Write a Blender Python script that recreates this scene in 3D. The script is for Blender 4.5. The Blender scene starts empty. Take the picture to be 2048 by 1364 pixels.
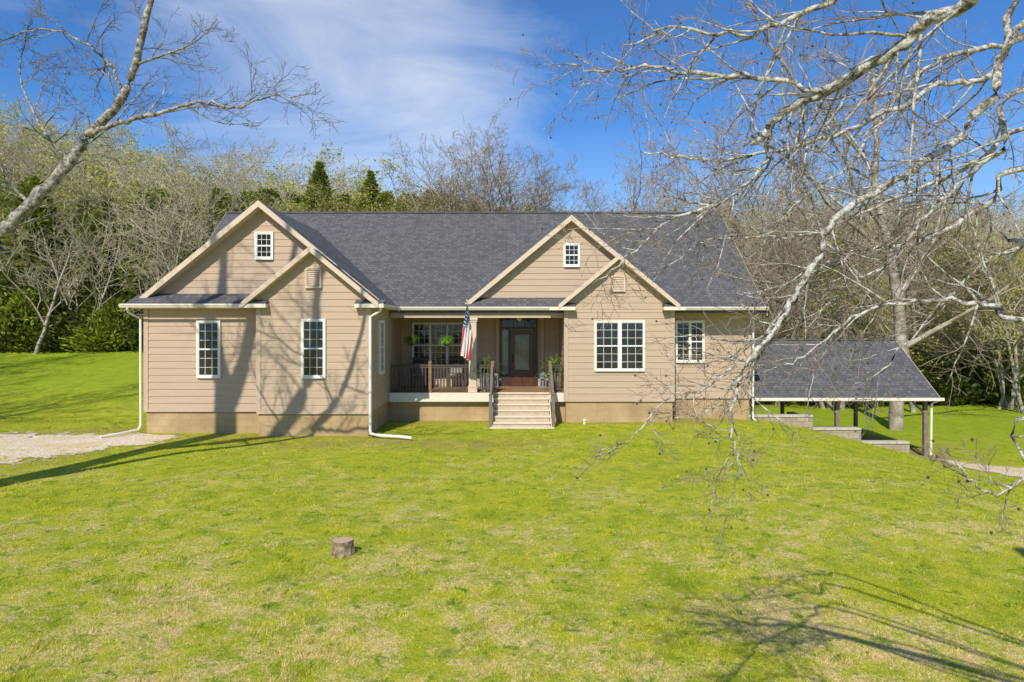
import bpy, math, random
import numpy as np
from mathutils import Vector, Matrix
R=random.Random(7); NP=np.random.RandomState(5)
CZ=3.1; F=1365.0
def at(px,py,D): return ((px-1024)/F*D, D, CZ+(655-py)/F*D)
def sm(t): t=np.clip(t,0,1); return t*t*(3-2*t)
COL=bpy.context.scene.collection
# ------------------------------------------------------------------ terrain height
def H(x,y):
    x=np.asarray(x,float); y=np.asarray(y,float)
    right=-1.7*sm((x-7)/10)
    cut=sm((y-24.12)/0.12)*sm((x-8.2)/0.15)*sm((17-x)/1.5)
    right=right*(1-cut)+(-1.6)*cut
    w=sm((5-x)/12)
    left=np.clip(y-24,0,36)*0.088*w
    u=x/np.maximum(y,1)
    hk=np.interp(u,[-1.2,-.75,-.38,-.15,.1,.3,.8],[24,22,13,6.5,6,12,14])
    hill=hk*sm((y-58)/62)
    und=0.05*np.sin(x*.5+1)*np.sin(y*.37)+.03*np.sin(x*1.3)*np.sin(y*1.1+2)
    near=sm((20.5-y)/4)+sm((y-30)/6)
    return right+left+hill+und*np.clip(near,0,1)
# ------------------------------------------------------------------ materials
def newmat(name):
    m=bpy.data.materials.new(name); m.use_nodes=True
    nt=m.node_tree; return m,nt,nt.nodes['Principled BSDF']
def N(nt,t,**k):
    n=nt.nodes.new(t)
    for a,b in k.items(): setattr(n,a,b)
    return n
def L(nt,a,b): nt.links.new(a,b)
def noise(nt,vec,scale,detail=4,rough=.6,dist=0):
    n=N(nt,'ShaderNodeTexNoise'); n.inputs['Scale'].default_value=scale; n.inputs['Detail'].default_value=detail
    n.inputs['Roughness'].default_value=rough; n.inputs['Distortion'].default_value=dist
    if vec is not None: L(nt,vec,n.inputs['Vector'])
    return n.outputs['Fac']
def ramp(nt,fac,stops):
    r=N(nt,'ShaderNodeValToRGB'); L(nt,fac,r.inputs['Fac']); e=r.color_ramp.elements
    while len(e)<len(stops): e.new(.5)
    for i,(p,c) in enumerate(stops):
        e[i].position=p; e[i].color=(c if len(c)==4 else tuple(c)+(1,)) if not isinstance(c,(int,float)) else (c,c,c,1)
    return r.outputs['Color']
def mix(nt,f,a,b,bt='MIX'):
    m=N(nt,'ShaderNodeMix',data_type='RGBA',blend_type=bt)
    for s,v in ((m.inputs[0],f),(m.inputs[6],a),(m.inputs[7],b)):
        if hasattr(v,'is_linked'): L(nt,v,s)
        else: s.default_value=v if isinstance(v,(int,float)) else (tuple(v)+(1,) if len(v)==3 else v)
    return m.outputs[2]
def math_(nt,op,a,b=0):
    m=N(nt,'ShaderNodeMath',operation=op)
    for s,v in ((m.inputs[0],a),(m.inputs[1],b)):
        if hasattr(v,'is_linked'): L(nt,v,s)
        else: s.default_value=v
    return m.outputs[0]
def mrange(nt,v,a,b,c,d):
    n=N(nt,'ShaderNodeMapRange'); L(nt,v,n.inputs[0])
    for i,q in ((1,a),(2,b),(3,c),(4,d)): n.inputs[i].default_value=q
    return n.outputs[0]
def bump(nt,h,strength,dist,bs):
    b=N(nt,'ShaderNodeBump'); b.inputs['Strength'].default_value=strength; b.inputs['Distance'].default_value=dist
    L(nt,h,b.inputs['Height']); L(nt,b.outputs['Normal'],bs.inputs['Normal'])
def pos(nt): return N(nt,'ShaderNodeNewGeometry').outputs['Position']
def simple(name,c,rough=.6,var=.15,scale=6,bmp=0,metal=0):
    m,nt,b=newmat(name); p=pos(nt); n=noise(nt,p,scale,5)
    c1=tuple(x*(1-var) for x in c); c2=tuple(min(1,x*(1+var)) for x in c)
    L(nt,ramp(nt,n,[(.3,c1),(.7,c2)]),b.inputs['Base Color']); b.inputs['Roughness'].default_value=rough
    b.inputs['Metallic'].default_value=metal
    if bmp: bump(nt,noise(nt,p,scale*6,4),bmp,.02,b)
    return m
def siding_mat():
    m,nt,b=newmat('painted_lap_siding'); p=pos(nt)
    mp=N(nt,'ShaderNodeMapping'); mp.inputs['Scale'].default_value=(.6,.6,8); L(nt,p,mp.inputs['Vector'])
    n=noise(nt,mp.outputs[0],1.5,5); n2=noise(nt,p,.5,3)
    c=ramp(nt,n,[(.3,(.43,.315,.215)),(.7,(.505,.375,.262))])
    c=mix(nt,math_(nt,'MULTIPLY',n2,.4),c,(.385,.28,.195))
    L(nt,c,b.inputs['Base Color']); b.inputs['Roughness'].default_value=.65
    mp2=N(nt,'ShaderNodeMapping'); mp2.inputs['Scale'].default_value=(3,3,60); L(nt,p,mp2.inputs['Vector'])
    bump(nt,noise(nt,mp2.outputs[0],2,3),.25,.004,b); return m
def shingle_mat():
    m,nt,b=newmat('asphalt_shingles'); uv=N(nt,'ShaderNodeUVMap').outputs[0]
    bk=N(nt,'ShaderNodeTexBrick'); L(nt,uv,bk.inputs['Vector'])
    for k,v in (('Scale',1),('Mortar Size',.009),('Brick Width',.17),('Row Height',.13),('Mortar Smooth',.4),('Bias',0)): bk.inputs[k].default_value=v
    bk.inputs['Color1'].default_value=(.086,.086,.090,1); bk.inputs['Color2'].default_value=(.145,.144,.147,1); bk.inputs['Mortar'].default_value=(.04,.04,.042,1)
    bk.offset_frequency=2; bk.offset=.37
    n=noise(nt,uv,.25,6); g=noise(nt,uv,60,3)
    c=mix(nt,.25,bk.outputs['Color'],ramp(nt,n,[(.3,(.65,.65,.66)),(.7,(1,1,1))]),'MULTIPLY')
    c=mix(nt,.6,c,ramp(nt,g,[(.3,(.6,.6,.6)),(.7,(1,1,1))]),'MULTIPLY')
    L(nt,c,b.inputs['Base Color']); b.inputs['Roughness'].default_value=.85
    bump(nt,bk.outputs['Fac'],-.5,.02,b); return m
def block_mat(name,c1,c2,mc,w=.4,h=.2,ms=.008):
    m,nt,b=newmat(name); uv=N(nt,'ShaderNodeUVMap').outputs[0]; p=pos(nt)
    bk=N(nt,'ShaderNodeTexBrick'); L(nt,uv,bk.inputs['Vector'])
    for k,v in (('Scale',1),('Mortar Size',ms),('Brick Width',w),('Row Height',h),('Mortar Smooth',.4)): bk.inputs[k].default_value=v
    bk.inputs['Color1'].default_value=c1+(1,); bk.inputs['Color2'].default_value=c2+(1,); bk.inputs['Mortar'].default_value=mc+(1,)
    n=noise(nt,p,1.2,6)
    c=mix(nt,1,bk.outputs['Color'],ramp(nt,n,[(.3,(.72,.68,.62)),(.7,(1.1,1.1,1.1))]),'MULTIPLY')
    L(nt,c,b.inputs['Base Color']); b.inputs['Roughness'].default_value=.9
    bump(nt,noise(nt,p,30,4),.4,.01,b); return m
def glass_mat(name='window_glass',c=(.010,.012,.013)):
    m,nt,b=newmat(name); p=pos(nt)
    n=noise(nt,p,1.3,3)
    L(nt,ramp(nt,n,[(.35,c),(.75,tuple(3.5*x for x in c))]),b.inputs['Base Color'])
    b.inputs['Roughness'].default_value=.04; b.inputs['Specular IOR Level'].default_value=.6
    bump(nt,noise(nt,p,2.2,2),.35,.03,b); return m
def lawn_nodes(nt,gain=1.0):
    g=N(nt,'ShaderNodeNewGeometry').outputs['Position']
    mp=N(nt,'ShaderNodeMapping'); mp.inputs['Scale'].default_value=(1,1,0); L(nt,g,mp.inputs['Vector']); p=mp.outputs[0]
    a=noise(nt,p,.45,4,.6,.5); b=noise(nt,p,3.0,8,.82,.5); c=noise(nt,p,22,4,.75); d=noise(nt,p,1.7,8,.78,.3); f=noise(nt,p,85,2,.6)
    tuft=noise(nt,p,3.8,6,.75,.4)
    s=math_(nt,'ADD',math_(nt,'MULTIPLY',a,.8),math_(nt,'ADD',math_(nt,'MULTIPLY',b,1.3),math_(nt,'MULTIPLY',c,.9)))
    sx=N(nt,'ShaderNodeSeparateXYZ'); L(nt,g,sx.inputs[0])
    s=math_(nt,'ADD',s,mrange(nt,sx.outputs['Y'],4,22,.09,-.16))
    s2=mrange(nt,s,1.50,1.72,0,.95)
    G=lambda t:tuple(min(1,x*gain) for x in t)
    green=ramp(nt,d,[(.36,G((.19,.31,.012))),(.48,G((.38,.45,.020))),(.62,G((.58,.56,.035)))])
    green=mix(nt,math_(nt,'MULTIPLY',c,.5),green,G((.58,.56,.07)))
    strawc=ramp(nt,c,[(.3,G((.64,.46,.18))),(.7,G((.94,.73,.38)))])
    col=mix(nt,s2,green,strawc)
    col=mix(nt,mrange(nt,tuft,.56,.64,0,.85),col,G((.13,.26,.012)))
    col=mix(nt,1,col,ramp(nt,f,[(.3,(.55,.55,.5)),(.6,(1.12,1.12,1.12))]),'MULTIPLY')
    return g,p,col,c,sx
def ground_mat():
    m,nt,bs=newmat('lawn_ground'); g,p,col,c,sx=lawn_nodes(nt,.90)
    at_=N(nt,'ShaderNodeAttribute',attribute_name='soil').outputs['Fac']
    n=noise(nt,p,3,6,.7)
    soilc=ramp(nt,n,[(.3,(.22,.12,.05)),(.7,(.44,.29,.14))])
    sf=math_(nt,'MULTIPLY',at_,ramp(nt,n,[(.35,.2),(.6,1.)]))
    col=mix(nt,sf,col,soilc)
    far=mrange(nt,sx.outputs['Y'],24,32,0,.5)
    col=mix(nt,far,col,(.19,.32,.012))
    li=N(nt,'ShaderNodeAttribute',attribute_name='litter').outputs['Fac']
    nl=noise(nt,p,.35,7,.75)
    lit=ramp(nt,nl,[(.3,(.07,.055,.025)),(.48,(.19,.16,.07)),(.60,(.21,.25,.04))])
    col=mix(nt,li,col,lit)
    L(nt,col,bs.inputs['Base Color']); bs.inputs['Roughness'].default_value=.95; bs.inputs['Specular IOR Level'].default_value=.1
    h=math_(nt,'ADD',noise(nt,p,22,5,.7),math_(nt,'MULTIPLY',noise(nt,p,70,2),.5))
    bump(nt,h,.8,.05,bs); return m
def blade_mat():
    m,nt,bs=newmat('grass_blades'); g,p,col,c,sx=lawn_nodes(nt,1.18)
    L(nt,col,bs.inputs['Base Color']); bs.inputs['Roughness'].default_value=.7; bs.inputs['Specular IOR Level'].default_value=.15
    tr=N(nt,'ShaderNodeBsdfTranslucent'); L(nt,col,tr.inputs[0]); ms=N(nt,'ShaderNodeMixShader'); ms.inputs[0].default_value=.4
    L(nt,bs.outputs[0],ms.inputs[1]); L(nt,tr.outputs[0],ms.inputs[2]); L(nt,ms.outputs[0],nt.nodes['Material Output'].inputs[0]); return m
def gravel_mat():
    m,nt,b=newmat('gravel'); p=pos(nt)
    v=N(nt,'ShaderNodeTexVoronoi'); v.inputs['Scale'].default_value=16; L(nt,p,v.inputs['Vector'])
    n=noise(nt,p,1.1,7,.75)
    c=ramp(nt,v.outputs['Distance'],[(.0,(1,.88,.72)),(.6,(.56,.45,.32))])
    c=mix(nt,ramp(nt,n,[(.45,0.),(.60,.8)]),c,(.56,.42,.20))
    L(nt,c,b.inputs['Base Color']); b.inputs['Roughness'].default_value=.95
    bump(nt,v.outputs['Distance'],-.8,.03,b)
    e=N(nt,'ShaderNodeAttribute',attribute_name='edge').outputs['Fac']
    n3=noise(nt,p,1.8,9,.8)
    al=math_(nt,'GREATER_THAN',math_(nt,'ADD',n3,math_(nt,'MULTIPLY',e,.38)),.70)
    L(nt,al,b.inputs['Alpha']); return m
def bark_mat(name,dark,mid,light,sc=6,lich=True,st=(.38,.5,.62)):
    m,nt,b=newmat(name); tc=N(nt,'ShaderNodeTexCoord').outputs['Object']
    n=noise(nt,tc,sc,6,.75); n2=noise(nt,tc,sc*.35,4)
    c=ramp(nt,n,[(st[0],dark),(st[1],mid),(st[2],light)])
    if lich: c=mix(nt,ramp(nt,n2,[(.56,0.),(.66,.5)]),c,(.26,.25,.07))
    L(nt,c,b.inputs['Base Color']); b.inputs['Roughness'].default_value=.9
    bump(nt,n,.9,.03,b); return m
def leaf_mat(name,c1,c2,c3,sc=1.2):
    m,nt,bs=newmat(name); p=pos(nt); n=noise(nt,p,sc,5,.7); oi=N(nt,'ShaderNodeObjectInfo').outputs['Random']
    c=ramp(nt,n,[(.3,c1),(.5,c2),(.7,c3)])
    hs=N(nt,'ShaderNodeHueSaturation'); L(nt,c,hs.inputs['Color'])
    L(nt,mrange(nt,oi,0,1,.75,1.3),hs.inputs['Value'])
    L(nt,hs.outputs[0],bs.inputs['Base Color']); bs.inputs['Roughness'].default_value=.7
    tr=N(nt,'ShaderNodeBsdfTranslucent'); L(nt,hs.outputs[0],tr.inputs[0]); ms=N(nt,'ShaderNodeMixShader'); ms.inputs[0].default_value=.35
    L(nt,bs.outputs[0],ms.inputs[1]); L(nt,tr.outputs[0],ms.inputs[2]); L(nt,ms.outputs[0],nt.nodes['Material Output'].inputs[0]); return m
M=dict(
 siding=siding_mat(), shingle=shingle_mat(), trim=simple('tan_trim_paint',(.60,.47,.35),.55,.05), sidetrim=simple('taupe_trim_paint',(.47,.355,.255),.6,.06),
 white=simple('white_vinyl',(.76,.73,.66),.45,.05), cream=simple('cream_gutter_paint',(.71,.64,.53),.4,.05),
 found=block_mat('painted_foundation_block',(.42,.30,.155),(.46,.33,.175),(.37,.265,.135)), block=block_mat('retaining_block',(.32,.26,.18),(.42,.35,.26),(.15,.12,.08)),
 cap=simple('concrete_cap',(.48,.43,.35),.9,.15,8,.3), glass=glass_mat(), dglass=glass_mat('leaded_glass',(.10,.115,.115)),
 ceil=simple('porch_ceiling_shade_tone',(.22,.17,.12),.7,.1),  # ceiling colour set dark to put the porch's deep shade into it
 deck=simple('deck_wood',(.30,.18,.09),.6,.2,5), rail=simple('stained_rail_wood',(.075,.052,.038),.6,.25,7),
 railp=simple('honey_post_wood',(.23,.13,.065),.6,.25,7), riser=simple('tan_riser_paint',(.46,.37,.25),.8,.15,7),
 railg=simple('weathered_rail_wood',(.17,.135,.10),.7,.2,9), door=simple('mahogany_door',(.09,.030,.017),.3,.3,3), dframe=simple('dark_door_frame',(.05,.024,.016),.4,.2,3), step=simple('cream_step_paint',(.66,.56,.42),.7,.12,5,.2),
 postw=simple('treated_post_wood',(.20,.15,.11),.8,.25,8), seed=simple('dry_seed_ball',(.08,.055,.035),.8,.25,8), ground=ground_mat(), blade=blade_mat(), gravel=gravel_mat(),
 stump=bark_mat('stump_bark',(.13,.085,.045),(.30,.21,.12),(.50,.38,.25),12,False),
 barkn=bark_mat('lichen_bark',(.055,.045,.035),(.30,.265,.21),(.76,.74,.66),28,True,(.36,.46,.56)), barkl=bark_mat('rough_grey_bark',(.055,.045,.035),(.22,.195,.155),(.52,.49,.42),10,True,(.38,.49,.62)), barkf=bark_mat('grey_bark',(.17,.14,.10),(.31,.27,.205),(.46,.42,.34),3,False),
 twig=simple('twig_bark',(.27,.21,.165),.9,.5,7), twigl=simple('grey_twig_bark',(.20,.16,.125),.9,.4,5), twigf=simple('pale_twig_bark',(.48,.41,.28),.9,.3,.25), twigb=simple('brown_twig_bark',(.33,.25,.17),.9,.3,.25),
 cedar=leaf_mat('cedar_foliage',(.07,.10,.014),(.19,.23,.028),(.36,.36,.05),.9), ever=leaf_mat('evergreen_thicket',(.025,.045,.008),(.075,.11,.014),(.19,.23,.025),.8), bush=leaf_mat('spring_leaves',(.15,.20,.02),(.29,.34,.035),(.44,.45,.06),1.1), bud=leaf_mat('budding_leaves',(.25,.28,.04),(.40,.42,.06),(.55,.53,.10),.6),
 fern=leaf_mat('fern_leaves',(.06,.17,.012),(.14,.28,.02),(.26,.40,.04),8), bloom=leaf_mat('pink_blossom',(.36,.12,.28),(.46,.18,.36),(.5,.24,.4),3),
 metal=simple('black_metal',(.03,.03,.03),.4,.1,5,0,.6), pot=simple('glazed_pot',(.30,.33,.35),.35,.35,14), mat_=simple('coir',(.18,.13,.07),.95,.2,20),
 cush=simple('pale_cushion',(.26,.26,.24),.8,.2,9), came=simple('lead_came',(.3,.3,.28),.4,.1), bulb=simple('warm_shade',(.8,.6,.25),.5,.1), bluegrey=simple('blue_grey_paint',(.16,.2,.24),.5,.3,12),
)
def cutwood():
    m,nt,b=newmat('cut_wood'); tc=N(nt,'ShaderNodeTexCoord').outputs['Object']
    w=N(nt,'ShaderNodeTexWave',wave_type='RINGS',rings_direction='Z'); w.inputs['Scale'].default_value=14; w.inputs['Distortion'].default_value=3; L(nt,tc,w.inputs['Vector'])
    L(nt,ramp(nt,w.outputs['Fac'],[(.2,(.36,.24,.14)),(.8,(.56,.42,.27))]),b.inputs['Base Color']); b.inputs['Roughness'].default_value=.9; return m
M['cut']=cutwood()
# ------------------------------------------------------------------ builders
class MB:
    def __init__(s): s.v=[]; s.f=[]; s.ch=[]
    def add(s,vs,fs):
        s.ch.append((list(map(tuple,vs)),list(map(tuple,fs))))
        o=len(s.v); s.v+=[tuple(v) for v in vs]; s.f+=[tuple(i+o for i in f) for f in fs]; return s
    def box(s,x0,x1,y0,y1,z0,z1):
        return s.add([(x0,y0,z0),(x1,y0,z0),(x1,y1,z0),(x0,y1,z0),(x0,y0,z1),(x1,y0,z1),(x1,y1,z1),(x0,y1,z1)],
          [(0,3,2,1),(4,5,6,7),(0,1,5,4),(1,2,6,5),(2,3,7,6),(3,0,4,7)])
    def slab(s,poly,t):
        n=len(poly); vs=list(poly)+[(p[0],p[1],p[2]-t) for p in poly]
        fs=[tuple(range(n)),tuple(range(2*n-1,n-1,-1))]+[(i,i+n,(i+1)%n+n,(i+1)%n) for i in range(n)]
        return s.add(vs,fs)
    def beam(s,a,b,w,h=None,up=(0,0,1)):
        h=h or w; a=Vector(a); b=Vector(b); d=(b-a).normalized(); u=Vector(up)
        if abs(d.dot(u))>.98: u=Vector((0,1,0))
        r=d.cross(u).normalized(); u=r.cross(d).normalized(); vs=[]
        for p in (a,b):
            for i,j in ((-1,-1),(1,-1),(1,1),(-1,1)): vs.append(p+r*(i*w/2)+u*(j*h/2))
        return s.add(vs,[(0,1,2,3),(7,6,5,4),(0,4,5,1),(1,5,6,2),(2,6,7,3),(3,7,4,0)])
    def lathe(s,c,prof,n=16):
        vs=[];fs=[]
        for r,z in prof:
            for i in range(n):
                a=2*math.pi*i/n; vs.append((c[0]+r*math.cos(a),c[1]+r*math.sin(a),c[2]+z))
        for k in range(len(prof)-1):
            for i in range(n): fs.append((k*n+i,k*n+(i+1)%n,(k+1)*n+(i+1)%n,(k+1)*n+i))
        fs.append(tuple(range(n-1,-1,-1))); fs.append(tuple(range((len(prof)-1)*n,len(prof)*n)))
        return s.add(vs,fs)
    def tube(s,pts,r,n=8):
        pts=[Vector(p) for p in pts]; vs=[];fs=[]
        for k,p in enumerate(pts):
            d=(pts[min(k+1,len(pts)-1)]-pts[max(k-1,0)]).normalized()
            ref=Vector((1,0,0)) if abs(d.x)<.8 else Vector((0,0,1))
            a=d.cross(ref).normalized(); b=d.cross(a)
            for i in range(n):
                t=2*math.pi*i/n; vs.append(p+(a*math.cos(t)+b*math.sin(t))*(r if not isinstance(r,(list,tuple)) else r[k]))
        for k in range(len(pts)-1):
            for i in range(n): fs.append((k*n+i,k*n+(i+1)%n,(k+1)*n+(i+1)%n,(k+1)*n+i))
        fs.append(tuple(range(n))); fs.append(tuple(range(len(vs)-n,len(vs))))
        return s.add(vs,fs)
ORI={}
def root(name,loc,label,cat,group=None):
    e=bpy.data.objects.new(name,None); e.empty_display_size=.3; e.location=loc; COL.objects.link(e)
    e['label']=label; e['category']=cat
    if group: e['group']=group
    ORI[e.name]=Vector(loc); return e
def mk(name,mb,mat,parent=None,loc=None,smooth=False,bev=0,label=None):
    o=ORI[parent.name] if parent is not None else Vector(loc or (0,0,0))
    me=bpy.data.meshes.new(name); me.from_pydata([(v[0]-o.x,v[1]-o.y,v[2]-o.z) for v in mb.v],[],mb.f)
    me.update(); uv=me.uv_layers.new(name='UVMap')
    for p in me.polygons:
        n=p.normal
        for li in p.loop_indices:
            c=mb.v[me.loops[li].vertex_index]
            if abs(n.z)>.99: q=(c[0],c[1])
            elif abs(n.x)>abs(n.y): q=(c[1],c[2]*(1.6 if abs(n.z)>.2 else 1))
            else: q=(c[0],c[2]*(1.6 if abs(n.z)>.2 else 1))
            uv.data[li].uv=q
        p.use_smooth=smooth
    mats=mat if isinstance(mat,list) else [mat]
    for m_ in mats: me.materials.append(m_)
    ob=bpy.data.objects.new(name,me); COL.objects.link(ob)
    if parent is not None: ob.parent=parent; ORI[ob.name]=o
    else: ob.location=o; ORI[ob.name]=o
    if bev:
        b=ob.modifiers.new('bev','BEVEL'); b.width=bev; b.segments=2; b.limit_method='ANGLE'
    if label: ob['label']=label
    return ob
def mksplit(name,mb,mat,parent):
    for vs,fs in mb.ch: mk(name,MB().add(vs,fs),mat,parent)
def fast(name,V,Fa,mat,smooth=False):
    V=np.asarray(V,np.float32); Fa=np.asarray(Fa,np.int32); k=Fa.shape[1]
    me=bpy.data.meshes.new(name); me.vertices.add(len(V)); me.vertices.foreach_set('co',V.ravel())
    me.loops.add(Fa.size); me.loops.foreach_set('vertex_index',Fa.ravel()); me.polygons.add(len(Fa))
    me.polygons.foreach_set('loop_start',np.arange(0,Fa.size,k,dtype=np.int32)); me.polygons.foreach_set('loop_total',np.full(len(Fa),k,np.int32))
    if smooth: me.polygons.foreach_set('use_smooth',np.ones(len(Fa),bool))
    me.update(calc_edges=True); me.materials.append(mat); return me
# ------------------------------------------------------------------ ground
def axis(f0,f1,st,lo,hi):
    a=list(np.arange(f0,f1,st)); x=f1; s=st
    while x<hi: a.append(x); s*=1.09; x+=s
    a.append(hi); x=f0; s=st; b=[]
    while x>lo: s*=1.09; x-=s; b.append(x)
    return np.array(b[::-1]+a)
gx=axis(-16,20,.15,-900,900); gy=axis(3,31,.12,-120,1500)
X,Y=np.meshgrid(gx,gy); Z=H(X,Y); nx,ny=len(gx),len(gy)
V=np.stack([X.ravel(),Y.ravel(),Z.ravel()],1)
i=np.arange((nx-1)*(ny-1)); r_=i//(nx-1); c_=i%(nx-1); a=r_*nx+c_
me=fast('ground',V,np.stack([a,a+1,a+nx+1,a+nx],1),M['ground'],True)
xx,yy=V[:,0],V[:,1]
soil=np.exp(-((yy-(18.3+.25*np.sin(xx*1.3)))/.8)**2)*sm((xx+8)/3)*sm((2-xx)/3)*.75
soil=np.maximum(soil,np.exp(-((yy-19.3)/.5)**2)*sm((xx+11)/1)*sm((-3.5-xx)/1)*.6)
soil=np.maximum(soil,sm((yy-21.6)/.6)*sm((24-yy)/.5)*sm((xx+4)/.5)*sm((8-xx)/1)*.6)
soil=np.maximum(soil,sm((yy-24)/.4)*sm((30.5-yy)/1)*sm((xx-8)/.5)*sm((16.5-xx)/1)*1.)
soil=np.maximum(soil,np.exp(-((yy-(20.6+(xx+10.8)*.25))/.9)**2)*sm((-10.2-xx)/1.5)*.8)
soil=np.maximum(soil,np.exp(-((yy-(16.0+(xx+12)*.35))/1.3)**2)*sm((-9.4-xx)/1.5)*.55)
lit=np.maximum(sm((yy-(54-8*sm((xx-4)/10)))/5),sm((yy-44)/4)*sm((xx-6)/6))
for nm,ar in (('soil',soil),('litter',lit)):
    at_=me.attributes.new(nm,'FLOAT','POINT'); at_.data.foreach_set('value',ar.astype(np.float32))
g=bpy.data.objects.new('ground',me); COL.objects.link(g); g['kind']='structure'
def strip(name,pts,ws,seed):
    n=60
    pts=np.array(pts,float); t=np.linspace(0,len(pts)-1,n)
    cx=np.interp(t,range(len(pts)),pts[:,0]); cy=np.interp(t,range(len(pts)),pts[:,1]); w=np.interp(t,range(len(pts)),ws)
    dx=np.gradient(cx); dy=np.gradient(cy); l=np.hypot(dx,dy); nx_,ny_=-dy/l,dx/l
    K=24; VV=[]; ed=[]
    for k in range(n):
        for q in range(K+1):
            s=(q/K*2-1); VV.append((cx[k]+nx_[k]*s*w[k]/2,cy[k]+ny_[k]*s*w[k]/2))
            ed.append(min(1,(1-abs(s))*1.5,k/10))
    VV=np.array(VV); z=H(VV[:,0],VV[:,1])+.012
    FF=[(k*(K+1)+q,k*(K+1)+q+1,(k+1)*(K+1)+q+1,(k+1)*(K+1)+q) for k in range(n-1) for q in range(K)]
    me=fast(name,np.c_[VV,z],np.array(FF),M['gravel'],True); a_=me.attributes.new('edge','FLOAT','POINT'); a_.data.foreach_set('value',np.array(ed,np.float32))
    o=bpy.data.objects.new(name,me); COL.objects.link(o); o['kind']='structure'
    return o
strip('gravel_driveway',[(-8.8,19.0),(-10.8,18.7),(-13,17.6),(-20,16.0),(-45,14)],[1.0,3.8,7.4,9.8,11],1)
strip('gravel_path',[(13.6,23.9),(17,22.4),(21,21.4),(30,19)],[1.8,3.2,4,4.6],2)
# grass blades
n=460000
u=NP.rand(n); D0,D1=4.6,24.0; p_=-.6
Dd=(D0**p_+(D1**p_-D0**p_)*u)**(1/p_)
Xd=(NP.rand(n)*2-1)*.79*Dd
gc=np.interp(-Xd,[9.4,10.8,13,20],[19.1,18.7,17.6,16.0]); gw=np.interp(-Xd,[9.4,10.8,13,20],[.0,.9,2.1,3.2])
keep=~((Xd<-9.8)&(np.abs(Dd-gc)<gw*NP.uniform(.3,1.1,n)))
keep&=~((Xd>-10.85)&(Xd<-4.0)&(Dd>19.45)); keep&=~((Xd>-4.1)&(Xd<8.2)&(Dd>22.2)); keep&=~((Xd>-.8)&(Xd<1.4)&(Dd>21.1)); keep&=~((Xd>8.1)&(Xd<16)&(Dd>23.9)); keep&=~((Xd>14.5)&(np.abs(Dd-(22.4-(Xd-17)*.25))<1.0))
Xd,Dd=Xd[keep],Dd[keep]; n=len(Xd); zz=H(Xd,Dd)
def vnoise(x,y,s,seed):
    rs=np.random.RandomState(seed); T=rs.rand(256,256); x=x*s+500; y=y*s+500
    xi=np.floor(x).astype(int); yi=np.floor(y).astype(int); fx=sm(x-xi); fy=sm(y-yi)
    g=lambda a,b:T[a%256,b%256]
    return (g(xi,yi)*(1-fx)+g(xi+1,yi)*fx)*(1-fy)+(g(xi,yi+1)*(1-fx)+g(xi+1,yi+1)*fx)*fy
cl=vnoise(Xd,Dd,3.0,3)*.5+vnoise(Xd,Dd,8,4)*.5
h=(.012+.036*sm((cl-.52)/.35))*NP.uniform(.6,1.4,n); h*=1+1.2*sm((Dd-21.3)/.8)*(np.abs(Xd)<8)*NP.rand(n); w=.0035*np.maximum(1,Dd/6)*NP.uniform(.7,1.5,n)
ang=NP.rand(n)*6.283; lean=NP.rand(n)*6.283; la=h*NP.uniform(.4,1.6,n)
A=np.stack([Xd-np.cos(ang)*w,Dd-np.sin(ang)*w,zz-.004],1); B=np.stack([Xd+np.cos(ang)*w,Dd+np.sin(ang)*w,zz-.004],1)
C=np.stack([Xd+np.cos(lean)*la,Dd+np.sin(lean)*la,zz+h],1)
V=np.stack([A,B,C],1).reshape(-1,3)
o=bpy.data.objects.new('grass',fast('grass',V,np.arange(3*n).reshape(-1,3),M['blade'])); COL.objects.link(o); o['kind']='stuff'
# ------------------------------------------------------------------ HOUSE
house=root('house',(-1.4,22.5,0),'single-storey tan lap-siding house with dark shingle gable roofs and front porch','house')
ROW=.205; LIP=.018
def lap_front(mb,c,l,r,z0,z1):
    z=z0
    while z<z1-1e-4:
        zb=min(z+ROW,z1); la,ra,lb,rb=l(z),r(z),l(zb),r(zb)
        if ra-la<.02: break
        o,t=LIP,.003
        mb.add([(la,c-o,z),(ra,c-o,z),(rb,c-t,zb),(lb,c-t,zb),(la,c,z),(ra,c,z)],[(0,1,2,3),(4,5,1,0)]); z=zb
def lap_side(mb,c,y0,y1,z0,z1,sg,y0f=None,y1f=None):
    z=z0; y0f=y0f or (lambda z:y0); y1f=y1f or (lambda z:y1)
    while z<z1-1e-4:
        zb=min(z+ROW,z1); o,t=LIP*sg,.003*sg; a0,b0,a1,b1=y0f(z),y1f(z),y0f(zb),y1f(zb)
        if b0-a0<.02: break
        f=[(0,1,2,3),(4,5,1,0)] if sg>0 else [(3,2,1,0),(0,1,5,4)]
        mb.add([(c+o,a0,z),(c+o,b0,z),(c+t,b1,zb),(c+t,a1,zb),(c,a0,z),(c,b0,z)],f); z=zb
K=lambda v:(lambda z:v)
S=.818; ZE=3.81; SB=.68; ZW=3.70
wl=MB()
lap_front(wl,20.0,K(-10.75),K(-7.27),SB,ZW); lap_front(wl,19.5,K(-7.27),K(-4.06),SB,ZW)
gl=lambda apx,apz,s,c,z0:lap_front(wl,c,lambda z:apx-(apz-z)/s,lambda z:apx+(apz-z)/s,z0,apz-.02)
gl(-7.48,6.82-.12,S,20.5,3.9); gl(-5.70,5.364-.12,S,19.5,ZW)
lap_side(wl,-10.75,20.0,32.2,SB,ZW,-1); lap_side(wl,-4.06,19.5,25,SB,ZW,1); lap_side(wl,-7.27,19.5,20,SB,ZW,-1)
SR=.83
gl(1.98,6.82-.12,SR,23.0,3.9); gl(3.46,5.44-.12,SR,22.3,ZW)
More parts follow.
